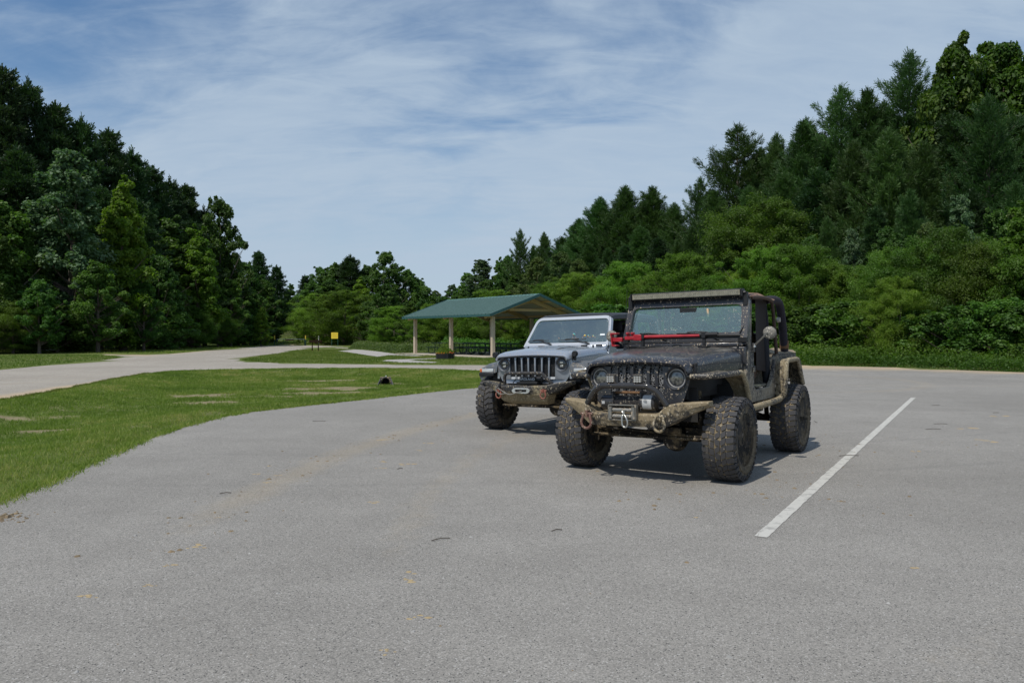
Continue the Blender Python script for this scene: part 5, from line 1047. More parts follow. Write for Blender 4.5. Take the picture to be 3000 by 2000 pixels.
for s_ in (-1, 1):
    mb = MB(); mb.tube(smoothpath([(-1.98, s_ * .64, 1.85), (-2.22, s_ * .665, 1.865), (-2.42, s_ * .675, 1.845), (-2.52, s_ * .68, 1.75), (-2.60, s_ * .68, 1.55), (-2.68, s_ * .68, 1.22)], 6), .050, 14, rs=None); mb.build('rear_bar', PAD, cage, smooth=60, M=MA)
    mb = MB(); mb.lathe([(-.05, .054), (-.02, .058), (.02, .055), (.05, .058)], (-2.672, s_ * .68, 1.30), 'z', 16); mb.build('strap', RUST, cage, M=MA)
    mb = MB(); mb.lathe([(-.02, .030), (0, .036), (.02, .030)], (-2.50, s_ * .66, 1.62), 'y', 14); mb.build('spotlight', simple('pale_lamp_body', (.45, .42, .36), .4, var=.4, scale=25) if s_ < 0 else bpy.data.materials['pale_lamp_body'], cage, M=MA)
    mb = MB(); mb.tube(smoothpath([(-1.12, s_ * .722, 1.845), (-1.5, s_ * .73, 1.86), (-1.86, s_ * .728, 1.845), (-1.955, s_ * .73, 1.78), (-2.0, s_ * .738, 1.5), (-2.04, s_ * .745, 1.2)], 6), .022, 8); mb.build('door_surround', simple('brown_door_trim', (.07, .042, .028), .8, var=.4, scale=14) if s_ < 0 else bpy.data.materials['brown_door_trim'], cage, smooth=60, M=MA)
mb = MB(); rings = []
for i, x in enumerate(np.linspace(-1.06, -2.06, 9)):
    rg = []
    for k, y in enumerate(np.linspace(-.735, .735, 15)):
        z = 1.925 - .012 * math.sin(i * .9 + k) - (.05 if abs(y) > .7 else 0) - (.012 if abs(y) > .6 else 0) - .012 * (i % 3 == 1) ; rg.append((x, y, z))
    rings.append(rg)
mb.loft(rings, closed=False); mb.loft([[(p[0], p[1] * .99, p[2] - .012) for p in q] for q in rings], closed=False); mb.build('canvas_top', CAN, bj, smooth=60, M=MA)
# interior
SEAT = simple('dark_seat_cloth', (.022, .021, .024), .9, var=.3); SEATB = simple('muddy_brown_seat', (.115, .070, .045), .9, var=.35, scale=6)
def seat(parent, x, y, z, mat, M, s=1.0):
    mb = MB(); 
    mb.loft([[(x + .26, y - .23, z), (x + .26, y + .23, z), (x + .28, y + .23, z + .13), (x + .28, y - .23, z + .13)], [(x - .22, y - .24, z), (x - .22, y + .24, z), (x - .22, y + .24, z + .11), (x - .22, y - .24, z + .11)]])
    mb.loft([[(x - .14, y - .24, z + .05), (x - .14, y + .24, z + .05), (x - .27, y + .24, z + .05), (x - .27, y - .24, z + .05)], [(x - .22, y - .23, z + .45), (x - .22, y + .23, z + .45), (x - .33, y + .22, z + .45), (x - .33, y - .22, z + .45)], [(x - .27, y - .17, z + .62), (x - .27, y + .17, z + .62), (x - .35, y + .16, z + .62), (x - .35, y - .16, z + .62)]])
    mb.box((x - .31, y, z + .72), (.09, .26, .17), rot=(0, -.12, 0)); return mb.build('seat', mat, parent, bevel=.04, M=M, seg=3)
seat(bj, -1.48, .36, .90, SEATB, MA); seat(bj, -1.48, -.36, .90, SEAT, MA); 
mb = MB(); mb.box((-2.35, 0, 1.02), (.40, .9, .14)); mb.box((-2.60, 0, 1.25), (.10, .9, .42), rot=(0, -.1, 0)); mb.build('rear_seat', SEAT, bj, bevel=.04, M=MA)
mb = MB(); mb.box((-1.03, 0, 1.30), (.20, 1.36, .16)); mb.box((-1.08, 0, 1.12), (.12, 1.36, .26)); mb.box((-1.40, 0, .90), (.6, .16, .16)); mb.build('dashboard', BLACKP, bj, bevel=.03, M=MA)
mb = MB(); ww = [(-1.24 + .06 * math.sin(a) * .5, .36 + .185 * math.cos(a), 1.36 + .18 * math.sin(a)) for a in np.linspace(0, 6.2832, 33)[:-1]]; mb.tube(ww, .014, 8, closed=True); mb.tube([(-1.03, .36, 1.28), (-1.24, .36, 1.36)], .025, 8)
for a in (.3, 2.84, 4.71): mb.tube([(-1.23, .36, 1.36), (-1.24 + .03 * math.sin(a), .36 + .18 * math.cos(a), 1.36 + .175 * math.sin(a))], .012, 6)
mb.build('steering_wheel', BLACKP, bj, smooth=60, M=MA)
mb = MB(); mb.box((-1.02, .02, 1.725), (.03, .20, .055)); mb.tube([(-1.03, .02, 1.75), (-1.04, .02, 1.80)], .01, 6); mb.build('inside_mirror', BLACKP, wsf, bevel=.01, M=MA)
mb = MB(); mb.box((-1.00, .26, 1.70), (.004, .022, .075), rot=(0.1, 0, 0)); mb.box((-1.0, .262, 1.66), (.004, .014, .04)); mb.build('hanging_tag', simple('tan_tag', (.62, .45, .28), .7), wsf, M=MA)
mb = MB(); mb.tube([(-1.99, .60, 1.62), (-1.80, .55, 1.30), (-1.62, .58, 1.02)], .02, 5); mb.build('seat_belt', simple('green_webbing', (.06, .14, .03), .8), bj, M=MA)
mb = MB(); mb.tube([(-1.90, .62, 1.45), (-1.93, .64, 1.2), (-1.97, .64, .86)], .05, 12); mb.build('hoop_cover', simple('dark_blue_padding', (.010, .012, .018), .8, var=.3), cage, smooth=60, M=MA)
mb = MB(); mb.loft([[(-1.50, .655, 1.02), (-1.48, .66, 1.86)], [(-1.75, .64, 1.0), (-1.75, .645, 1.86)], [(-1.97, .655, .98), (-1.97, .655, 1.86)]], closed=False); mb.build('side_curtain', simple('dark_brown_curtain', (.022, .016, .014), .9, var=.4), cage, smooth=60, M=MA)
# round mirrors on arms
MIRM = muddy('mud_spotted_mirror_back', (.16, .15, .13), .6, amount=.5, splat=.9, mud=(.34, .30, .23))
for s_ in (1, -1):
    mb = MB(); mb.tube([(-1.05, s_ * .765, 1.31), (-1.00, s_ * .85, 1.375), (-.955, s_ * .94, 1.45)], .009, 8); mb.lathe([(-.02, 0), (-.02, .018), (.015, .012), (.015, 0)], (-1.05, s_ * .765, 1.31), 'z', 10)
    mr_ = mb.build('mirror', SILV, bj, smooth=60, M=MA)
    mb = MB(); mb.lathe([(-.022, 0), (-.022, .066), (-.014, .071), (.0, .070), (.014, .058), (.022, .034), (.024, 0)], (-.985, s_ * .95, 1.445), 'x', 30); mb.build('mirror_shell', MIRM, mr_, smooth=40, M=MA)
# front bumper
def bumper(st, mat, M, parent, bev=.006):
    rings = []
    for (y, xf, xb, zt, zb, zl) in st: rings.append([(xb, y, zt), (xf - .012, y, zt), (xf, y, zt - .012), (xf - .004, y, (zt + zb) / 2), (xf - .03, y, zb), (xb, y, zb)])
    mb = MB(); mb.loft(rings); return mb.build('bumper', mat, parent, smooth=0, bevel=bev, M=M)
stn = [(-.775, .50, .37, .795, .745, 0), (-.60, .60, .40, .785, .665, 0), (-.45, .675, .42, .772, .585, 0), (-.415, .69, .42, .755, .56, 0), (-.345, .72, .42, .68, .55, 0), (0, .725, .42, .675, .548, 0), (.345, .72, .42, .68, .55, 0), (.415, .69, .42, .755, .56, 0), (.45, .675, .42, .772, .585, 0), (.60, .60, .40, .785, .665, 0), (.775, .50, .37, .795, .745, 0)]
bp = bumper(stn, BUMP, MA, bj)
mb = MB(); mb.tube(smoothpath([(.66, -.425, .76), (.68, -.34, .88), (.70, -.265, .930), (.705, -.215, .944), (.705, 0, .945), (.705, .215, .944), (.70, .265, .930), (.68, .34, .88), (.66, .425, .76)], 5), .031, 14)
for s_ in (-1, 1): mb.tube([(.69, s_ * .31, .895), (.60, s_ * .36, .84), (.56, s_ * .38, .75)], .018, 8); mb.add([(.69, s_ * .30, .90), (.66, s_ * .40, .78), (.58, s_ * .37, .76)], [(0, 1, 2)])
mb.build('hoop', muddy('hoop_black_paint', (.016, .016, .018), .25, amount=.22, splat=.12, coat=.5), bp, smooth=60, M=MA)
wn = bpy.data.objects.new('winch', None); COL.objects.link(wn); wn.parent = bj
mb = MB(); mb.lathe([(-.145, .030), (-.145, .084), (-.135, .084), (-.133, .060), (.133, .060), (.135, .084), (.145, .084), (.145, .03)], (.585, 0, .775), 'y', 24)
for k in range(22): mb.tube([(.585 + .063 * math.cos(a), -.128 + .0118 * k, .775 + .063 * math.sin(a)) for a in np.linspace(0, 6.2832, 17)[:-1]], .0055, 5, closed=True)
mb.build('rope_drum', muddy('dark_rope', (.02, .02, .024), .8, amount=.3, splat=.5), wn, smooth=40, M=MA)
mb = MB(); mb.lathe([(-.30, 0), (-.298, .035), (-.285, .068), (-.262, .080), (-.16, .080), (-.15, .085), (-.145, .085), (-.145, .02)], (.585, 0, .775), 'y', 28); mb.box((.585, -.15, .79), (.15, .012, .19)); mb.build('gearbox', TUBE, wn, bevel=.004, M=MA)
mb = MB(); mb.lathe([(.145, .02), (.145, .085), (.150, .085), (.158, .082), (.275, .082), (.292, .068), (.298, .03), (.298, 0)], (.585, 0, .775), 'y', 28); mb.box((.585, .15, .79), (.15, .012, .19)); mb.build('motor', TUBE, wn, bevel=.004, M=MA)
mb = MB(); v = []; a0 = np.linspace(-.7, 1.2, 9)
for a in a0: v += [(.585 + .0835 * math.cos(a), .17, .775 + .0835 * math.sin(a)), (.585 + .0835 * math.cos(a), .262, .775 + .0835 * math.sin(a))]
mb.add(v, [(2 * i, 2 * i + 1, 2 * i + 3, 2 * i + 2) for i in range(8)]); mb.build('label', simple('scuffed_white_label', (.44, .44, .43), .6, var=.15, scale=40), wn, M=MA)
mb = MB(); mb.box((.6712, .205, .812), (.001, .03, .005)); mb.box((.6712, .205, .799), (.001, .04, .005)); mb.box((.6712, .21, .786), (.001, .025, .005)); mb.build('label_print', simple('grey_print', (.2, .2, .2), .6), wn, M=MA)
mb = MB(); mb.box((.667, -.245, .775), (.002, .032, .028)); mb.build('badge', bpy.data.materials['scuffed_white_label'], wn, M=MA)
mb = MB(); mb.tube([(.585, -.145, .872), (.585, .145, .872)], .014, 8); mb.build('tie_rod', RUST, wn, M=MA)
mb = MB()
for z in (.735, .640): mb.box((.735, 0, z + (.026 if z > .7 else -.022)), (.05, .29, .010))
for y in (-.143, .143): mb.box((.735, y, .690), (.055, .012, .13))
mb.tube([(.745, -.10, .712), (.745, .10, .712)], .021, 14); mb.tube([(.745, -.10, .652), (.745, .10, .652)], .021, 14)
for y in (-.122, .122): mb.tube([(.765, y, .630), (.765, y, .745)], .020, 14)
mb.build('fairlead', muddy('fairlead_zinc', (.27, .26, .235), .35, .6, amount=.36, splat=.6), bj, smooth=40, M=MA)
mb = MB(); hk = smoothpath([(.775, .03, .675), (.79, .018, .655), (.795, .016, .60), (.795, .024, .565), (.795, .048, .552), (.795, .070, .568), (.795, .072, .61), (.79, .056, .645), (.78, .038, .668)], 4); mb.tube(hk, .009, 8, closed=True); mb.lathe([(-.02, .012), (.02, .012)], (.78, .03, .69), 'z', 8); mb.tube([(.77, .01, .70), (.78, .03, .68)], .012, 6); mb.build('hook', SILV, bj, smooth=60, M=MA)
for s_, mm in ((-1, muddy('red_shackle_mud', (.14, .065, .05), .7, amount=.52, splat=.7)), (1, PBM)):
    mb = MB(); dshackle(mb, .755, s_ * .385, .665, 1.1); mb.build('shackle', mm, bj, smooth=50, M=MA)
for y in (-.135, .155):
    mb = MB(); mb.box((.705, y, 1.015), (.05, .088, .068)); mb.box((.71, y, 1.053), (.06, .098, .008)); mb.box((.70, y, .975), (.02, .03, .03)); pd_ = mb.build('pod_light', muddy('pod_body_mud', (.10, .09, .08), .6, amount=.5, splat=.5), bj, bevel=.003, M=MA)
    mb = MB()
    for a in (-1, 0, 1):
        for b in (-1, 0, 1): mb.lathe([(0, .012), (.004, .012), (.001, .006), (.001, 0)], (.730, y + a * .026, 1.014 + b * .021), 'x', 8)
    mb.build('led_reflectors', simple('dusty_pod_led', (.34, .34, .32), .3), pd_, M=MA)
# running gear
mb = MB(); mb.tube([(0, -.72, .40), (0, .72, .40)], .045, 12); mb.lathe([(-.11, .05), (-.09, .11), (0, .135), (.09, .11), (.11, .05)], (.03, .25, .38), 'x', 20); mb.tube([(.14, -.68, .38), (.14, .66, .40)], .018, 8); mb.tube([(.17, -.55, .47), (.13, .62, .42)], .016, 8); mb.lathe([(-.09, .03), (.09, .03)], (.2, .28, .48), 'y', 12)
for s_ in (-1, 1): mb.box((0, s_ * .66, .41), (.14, .10, .22)); mb.tube([(-.02, s_ * .50, .40), (-.85, s_ * .42, .58)], .03, 8); mb.tube([(.07, s_ * .53, .42), (.05, s_ * .50, .88)], .028, 8)
mb.box((.0, .50, .47), (.20, .24, .07)); mb.box((-.06, .40, .55), (.05, .28, .24)); mb.box((.0, -.50, .47), (.20, .24, .07)); mb.build('front_axle', UND, bj, smooth=40, bevel=.004, M=None)
for s_ in (-1, 1):
    mb = MB(); pts = [(.0 + .062 * math.cos(a), s_ * .45 + .062 * math.sin(a), .46 + .40 * a / (6.2832 * 7)) for a in np.linspace(0, 6.2832 * 7, 150)]; mb.tube(pts, .0085, 6); mb.build('coil_spring', DARK, bj, smooth=60)
mb = MB(); mb.tube([(-2.36, -.72, .40), (-2.36, .72, .40)], .045, 12); mb.lathe([(-.13, .05), (-.10, .12), (0, .14), (.10, .12), (.13, .05)], (-2.34, .0, .37), 'x', 20); mb.tube([(-2.3, 0, .40), (-1.2, .02, .62)], .03, 8)
for s_ in (-1, 1): mb.tube([(-2.36, s_ * .5, .40), (-1.6, s_ * .42, .58)], .03, 8); mb.tube([(-2.43, s_ * .5, .40), (-2.5, s_ * .45, .9)], .03, 8)
mb.build('rear_axle', UND, bj, smooth=40)
mb = MB()
for s_ in (-1, 1): mb.box((-1.25, s_ * .38, .665), (3.5, .07, .10))
mb.box((-1.15, 0, .60), (.65, .7, .05)); mb.box((-.3, 0, .62), (.5, .4, .16)); mb.lathe([(-.12, .14), (.12, .14)], (-.02, .05, .62), 'x', 16); mb.box((-2.0, .3, .62), (.7, .3, .18)); mb.tube([(-.4, -.25, .56), (-2.4, -.28, .58)], .035, 8); mb.box((-2.9, 0, .66), (.10, 1.2, .14))
mb.box((-1.42, .60, .60), (.35, .20, .12)); mb.box((-.85, .1, .53), (.7, 1.05, .14)); mb.box((-1.5, 0, .56), (1.0, .8, .10)); mb.build('chassis', UND, bj, bevel=.01, M=MA)
mb = MB(); mb.box((-.25, 0, .90), (.95, .62, .36)); mb.box((.30, 0, .90), (.06, .86, .44)); mb.box((-.1, 0, .66), (.7, .55, .22)); mb.build('engine', DARK, bj, bevel=.02, M=MA)
# antenna
mb = MB(); mb.tube([(-.80, -.70, 1.27), (-.82, -.70, 1.33), (-.90, -.69, 2.0)], .003, 5, rs=[.008, .004, .002]); mb.build('antenna', BLACKP, bj, M=MA)
# red farm jack carried across the hood
RED = simple('red_cast_iron', (.36, .012, .022), .4, var=.2, scale=12)
jk = empty('farm_jack', bj.location, bj.rotation_euler.z, label='red long-handled farm jack mounted across the rear of the black hood', cat='jack')
JX = -.62
mb = MB(); mb.tube([(JX, -.46, 1.425), (JX, .32, 1.428)], .017, 12, rs=[.020, .015]); mb.build('handle', RED, jk, smooth=60, M=MA)
mb = MB(); mb.box((JX - .02, -.02, 1.405), (.010, 1.50, .030)); mb.tube([(JX, .30, 1.438), (JX, .50, 1.44)], .026, 10); mb.tube([(JX + .01, .48, 1.43), (JX, .76, 1.425)], .010, 8); mb.build('rack_bar', BLACKP, jk, M=MA)
mb = MB(); mb.box((JX, -.52, 1.415), (.05, .15, .042)); mb.box((JX, -.56, 1.45), (.04, .026, .06)); mb.box((JX, -.50, 1.45), (.04, .026, .06)); mb.box((JX + .01, -.43, 1.42), (.05, .10, .07)); mb.lathe([(-.035, .016), (.035, .016)], (JX, -.56, 1.468), 'x', 10); mb.lathe([(-.035, .016), (.035, .016)], (JX, -.50, 1.468), 'x', 10); mb.build('lifting_head', RED, jk, bevel=.008, M=MA)
mb = MB(); mb.box((JX, -.755, 1.40), (.085, .014, .16), rot=(.12, 0, 0)); mb.box((JX, -.69, 1.40), (.04, .13, .05)); mb.box((JX, -.72, 1.33), (.09, .06, .02)); mb.box((JX, -.72, 1.47), (.09, .07, .02)); mb.build('foot_plate', RED, jk, bevel=.006, M=MA)
for y in (-.375, .345):
    mb = MB(); mb.box((JX, y, 1.36), (.035, .030, .12)); mb.box((JX, y, 1.306), (.12, .11, .012)); mb.box((JX, y, 1.435), (.06, .045, .07)); mb.build('mount', BLACKP, jk, bevel=.004, M=MA)
# ---------------------------------------------------------------- 2: the silver vehicle
SP = muddy('silver_metallic_paint', (.42, .46, .52), .24, .45, amount=.10, splat=.30, coat=.6)
SPG = muddy('shaded_silver_paint', (.32, .345, .385), .30, .5, amount=.08, splat=.10, coat=.5)  # body silver darkened: the grille's shade is put into the base colour
FEN = muddy('grey_fender_mud', (.13, .14, .15), .40, .3, amount=.26, splat=.36, grad=('Y', -.2, .9, .14))
BS = muddy('muddy_stubby_bumper', (.028, .028, .03), .5, amount=.50, splat=.45, mud=(.30, .25, .155), grad=('Z', .70, .48, .28))
SKID = muddy('mud_caked_skid', (.08, .07, .05), .8, amount=.75, splat=.8, mud=(.22, .18, .11))
ROOFB = simple('matt_black_hardtop', (.030, .032, .036), .55, var=.15)
GLS = glassmat('silver_car_windscreen', (.90, .97, .95), .72, .03, .05)
MS = tiltM(.027, .0032)
sj = vroot('off_road_vehicle', .5166, 11.6696, .5323, label='silver off-road vehicle with black hardtop and stubby winch bumper parked behind', cat='off-road vehicle')
for k, (x, y) in enumerate(((0, .845), (0, -.845), (-2.35, .845), (-2.35, -.845))): wheel(sj, x, y, .845, .30, .21, 40 + k, 1, BLACKP)
go = rpoly([(-.50, .735, .05), (.50, .735, .05), (.575, .84, .1), (.622, .97, .08), (.622, 1.03, .1), (.56, 1.105, .09), (0, 1.138, .4), (-.56, 1.105, .09), (-.622, 1.03, .1), (-.622, .97, .08), (-.575, .84, .1)], .06)
sl_ = [rpoly([(y - .0435, .80), (y + .0435, .80), (y + .0435 + .004 * (k - 3), 1.108), (y - .0435 + .004 * (k - 3), 1.108)], .018, 4) for k, y in enumerate([(-3 + k) * .1080 for k in range(7)])]
hls = [circ((s_ * .4735, 1.012), .098, 30) for s_ in (-1, 1)]
sf = lambda u, v_, t: (t - .07 * (abs(u) / .6) ** 2.2 - .05 * abs(v_ - .98) - .05 * max(0, v_ - 1.0), u, v_)
mb = MB(); mb.plate(go, sl_ + hls, sf, .430, .404); sg_ = mb.build('grille', SPG, sj, smooth=25, bevel=.008, M=MS)
HM2 = hexmesh('black_grille_mesh', (.035, .036, .038), (.003, .003, .003), 95)
mb = MB(); mb.plate(rrect(-.38, .79, .38, 1.115, .02), [], sf, .403, .399); mb.build('mesh', HM2, sg_, M=MS)
mb = MB(); mb.plate(rrect(-.365, .795, .365, .832, .01), [], sf, .4135, .4035); mb.build('slot_glint', simple('painted_slot_glint', (.62, .64, .66), .3), sg_, M=MS)  # pale strip added to paint the glint at the slot bottoms
for s_ in (-1, 1):
    c = (.355, s_ * .4735, 1.012); mb = MB(); mb.lathe([(-.05, 0), (-.05, .088), (.050, .100), (.060, .096), (.040, .084), (.0, .078)], c, 'x', 32); h_ = mb.build('headlight', SPG, sj, smooth=30, M=MS)
    mb = MB(); mb.lathe([(.0, .080), (.026, .076), (.038, .05), (.042, 0)], c, 'x', 32); mb.lathe([(.03, .078), (.036, .074), (.032, .066)], c, 'x', 32); mb.build('lens', simple('black_led_lens', (.015, .016, .018), .07, .2, var=.8, scale=30, Coat_Weight=1.) if s_ < 0 else bpy.data.materials['black_led_lens'], h_, smooth=50, M=MS)
    mb = MB(); mb.box((.392, s_ * .4735, 1.035), (.012, .05, .03)); mb.box((.392, s_ * .4735, .985), (.012, .05, .03)); mb.box((.385, s_ * .4735 - .03, 1.01), (.01, .02, .06)); mb.build('reflector', SILV, h_, bevel=.004, M=MS)
st = [(.455, .585, 1.095, 1.128, .05, .020), (.435, .600, 1.090, 1.150, .075, .022), (.36, .618, 1.093, 1.176, .085, .026), (.2, .640, 1.100, 1.198, .09, .032), (-.1, .672, 1.118, 1.220, .09, .034), (-.4, .702, 1.135, 1.234, .09, .030), (-.66, .722, 1.150, 1.240, .085, .024)]
mb = MB(); rr = [section(*q) for q in st]; mb.loft(rr, closed=False); mb.loft([[(p[0] - (.01 if i == 0 else 0), p[1] * .97, p[2] - .015) for p in q] for i, q in enumerate(rr)], closed=False); mb.loft([rr[0], [(p[0] - .01, p[1] * .97, p[2] - .015) for p in rr[0]]], closed=False)
# raised centre bulge
bl = [[(x, y, z + .012 + h_ * (1 - (y / w_) ** 4)) for y in np.linspace(-w_, w_, 9)] for x, w_, z, h_ in ((.28, .26, 1.196, .002), (.1, .30, 1.226, .012), (-.3, .34, 1.246, .014), (-.62, .36, 1.250, .012))]
mb.loft([[(p[0], p[1], p[2]) for p in q] for q in bl], closed=False)
sh_ = mb.build('hood', SP, sj, smooth=50, M=MS)
mb = MB()
for s_ in (-1, 1): mb.box((.33, s_ * .625, 1.115), (.05, .02, .07)); mb.lathe([(-.02, .016), (.02, .014)], (-.50, s_ * .56, 1.25), 'z', 8)
for y in (-.40, -.05, .35, .60): mb.box((-.64, y, 1.268), (.05, .10, .022))
mb.build('hood_latch', BLACKP, sh_, bevel=.005, M=MS)
for s_ in (-1, 1):
    mb = MB(); mb.lathe([(-.045, 0), (-.04, .03), (-.01, .045), (.02, .042), (.03, .034), (.028, 0)], (.34, s_ * .66, 1.155), 'x', 18); mb.box((.32, s_ * .65, 1.10), (.03, .03, .08)); mb.build('spotlight', BLACKP, sj, smooth=40, M=MS)
# body side under the hood, cowl
for s_ in (-1, 1):
    mb = MB(); fn = lambda u, v_, t: (u, s_ * (.615 + .125 * min(1, max(0, (.38 - u) / 1.1)) - t), v_)
    mb.plate([(.36, 1.085), (.36, .80), (-.50, .80), (-.62, .70), (-.98, .70), (-.98, 1.22), (-.72, 1.275), (-.68, 1.147), (-.1, 1.112)], [], fn, 0, .04); mb.build('side_panel', SP, sj, smooth=25, bevel=.006, M=MS)
mb = MB(); mb.box((-.72, 0, 1.235), (.16, 1.44, .09)); mb.build('cowl', SP, sj, bevel=.02, M=MS)
bz, tz = 1.262, 1.735; bx, tx = -.70, -1.045
wf2 = lambda u, v_, t: (bx + (tx - bx) * (v_ - bz) / (tz - bz) + t, u * (1 - .0 * v_), v_)
mb = MB(); mb.plate(rpoly([(-.752, bz, .02), (.752, bz, .02), (.652, tz, .10), (-.652, tz, .10)], .05), [rpoly([(-.700, 1.318, .06), (.700, 1.318, .06), (.618, 1.688, .07), (-.618, 1.688, .07)], .05, 5)], wf2, .03, -.05); wf_ = mb.build('windscreen_frame', muddy('silver_frame_highlight', (.47, .50, .54), .30, .25, amount=.05, splat=.06, coat=.5), sj, smooth=30, bevel=.012, M=MS)  # lighter silver: the frame's highlight is put into the base colour
mb = MB(); mb.plate(rpoly([(-.703, 1.315, .06), (.703, 1.315, .06), (.621, 1.691, .07), (-.621, 1.691, .07)], .05, 5), [], wf2, .012, .006); mb.build('windscreen', GLS, wf_, M=MS)
mb = MB(); mb.plate(rpoly([(-.700, 1.318, .06), (.700, 1.318, .06), (.618, 1.688, .07), (-.618, 1.688, .07)], .05, 5), [rpoly([(-.665, 1.343, .06), (.665, 1.343, .06), (.585, 1.635, .07), (-.585, 1.635, .07)], .05, 5)], wf2, .004, .001); mb.build('glass_border', BLACKP, wf_, M=MS)
mb = MB(); wiper(mb, (-.665, .42, 1.292), (-.725, .10, 1.362), (-.0, .24, .006)); mb.build('wiper', BLACKP, wf_, M=MS)
mb = MB(); wiper(mb, (-.665, -.24, 1.292), (-.725, -.50, 1.357), (-.0, .19, .004)); mb.build('wiper', BLACKP, wf_, M=MS)
mb = MB(); mb.plate([(.54, 1.42), (.62, 1.42), (.615, 1.445), (.54, 1.445)], [], wf2, .016, .014); mb.build('sticker', simple('white_sticker', (.75, .78, .78), .5), wf_, M=MS)
# hardtop and cabin
rg = []
for x, w_, z in ((-1.03, .655, 1.742), (-1.15, .665, 1.770), (-1.7, .68, 1.792), (-2.5, .68, 1.790), (-3.0, .67, 1.775)):
    rg.append([(x, -w_, z - .085), (x, -w_ + .01, z - .03), (x, -w_ + .07, z), (x, 0, z + .022), (x, w_ - .07, z), (x, w_ - .01, z - .03), (x, w_, z - .085), (x, w_ - .04, z - .085), (x, 0, z - .03), (x, -w_ + .04, z - .085)])
mb = MB(); mb.loft(rg); mb.build('hardtop', ROOFB, sj, smooth=50, M=MS)
for s_ in (-1, 1):
    fn = lambda u, v_, t: (u, s_ * (.745 - .075 * max(0, (v_ - 1.2) / .5) - t), v_)
    mb = MB(); mb.plate([(-.98, .70), (-1.95, .70), (-2.0, 1.0), (-2.12, 1.08), (-2.62, 1.08), (-2.74, .98), (-2.8, .8), (-3.1, .8), (-3.12, 1.20), (-.98, 1.20)], [], fn, 0, .04); mb.build('door_panel', SP, sj, smooth=25, bevel=.008, M=MS)
    mb = MB(); mb.plate([(-1.88, 1.19), (-2.02, 1.19), (-2.02, 1.72), (-1.88, 1.72)], [], fn, 0, .05); mb.plate([(-2.98, 1.19), (-3.12, 1.19), (-3.04, 1.72), (-2.92, 1.72)], [], fn, 0, .05); mb.plate([(-2.0, 1.19), (-3.0, 1.19), (-3.0, 1.26), (-2.0, 1.26)], [], fn, .002, .04); mb.build('pillar', ROOFB, sj, bevel=.01, M=MS)
    mb = MB(); mb.tube([(-1.10, s_ * .62, 1.70), (-2.0, s_ * .62, 1.72), (-3.0, s_ * .58, 1.70)], .035, 10); mb.tube([(-1.98, s_ * .62, .8), (-1.98, s_ * .60, 1.72)], .035, 10); mb.build('roll_bar', BLACKP, sj, smooth=60, M=MS)
mb = MB(); mb.plate([(-.72, .80), (.72, .80), (.72, 1.22), (-.72, 1.22)], [], lambda u, v_, t: (-3.10 + t, u, v_), 0, .03); mb.plate([(-.66, 1.2), (.66, 1.2), (.60, 1.72), (-.60, 1.72)], [rpoly([(-.56, 1.27), (.56, 1.27), (.50, 1.66), (-.50, 1.66)], .04)], lambda u, v_, t: (-3.06 + t, u, v_), 0, .03); mb.build('tailgate', ROOFB, sj, M=MS)
mb = MB(); mb.box((-1.9, 0, .76), (2.3, 1.38, .03)); mb.box((-.84, 0, 1.0), (.04, 1.36, .5)); mb.build('floor_pan', DARK, sj, M=MS)
mb = MB(); mb.box((-.95, 0, 1.275), (.30, 1.34, .11), rot=(0, .0, 0)); mb.build('dashboard', BLACKP, sj, bevel=.03, M=MS)
seat(sj, -1.50, .36, .86, SEAT, MS); seat(sj, -1.50, -.36, .86, SEAT, MS)
mb = MB(); mb.box((-2.45, 0, 1.25), (.12, 1.1, .5), rot=(0, -.1, 0)); mb.box((-2.45, -.3, 1.56), (.09, .24, .14)); mb.box((-2.45, .3, 1.56), (.09, .24, .14)); mb.build('rear_seat', SEAT, sj, bevel=.03, M=MS)
mb = MB(); ww = [(-1.22 + .04 * math.sin(a), .36 + .18 * math.cos(a), 1.30 + .16 * math.sin(a)) for a in np.linspace(0, 6.2832, 33)[:-1]]; mb.tube(ww, .014, 8, closed=True); mb.tube([(-1.05, .36, 1.24), (-1.22, .36, 1.30)], .022, 8); mb.tube([(-1.22, .19, 1.30), (-1.22, .53, 1.30)], .012, 6); mb.build('steering_wheel', BLACKP, sj, smooth=60, M=MS)
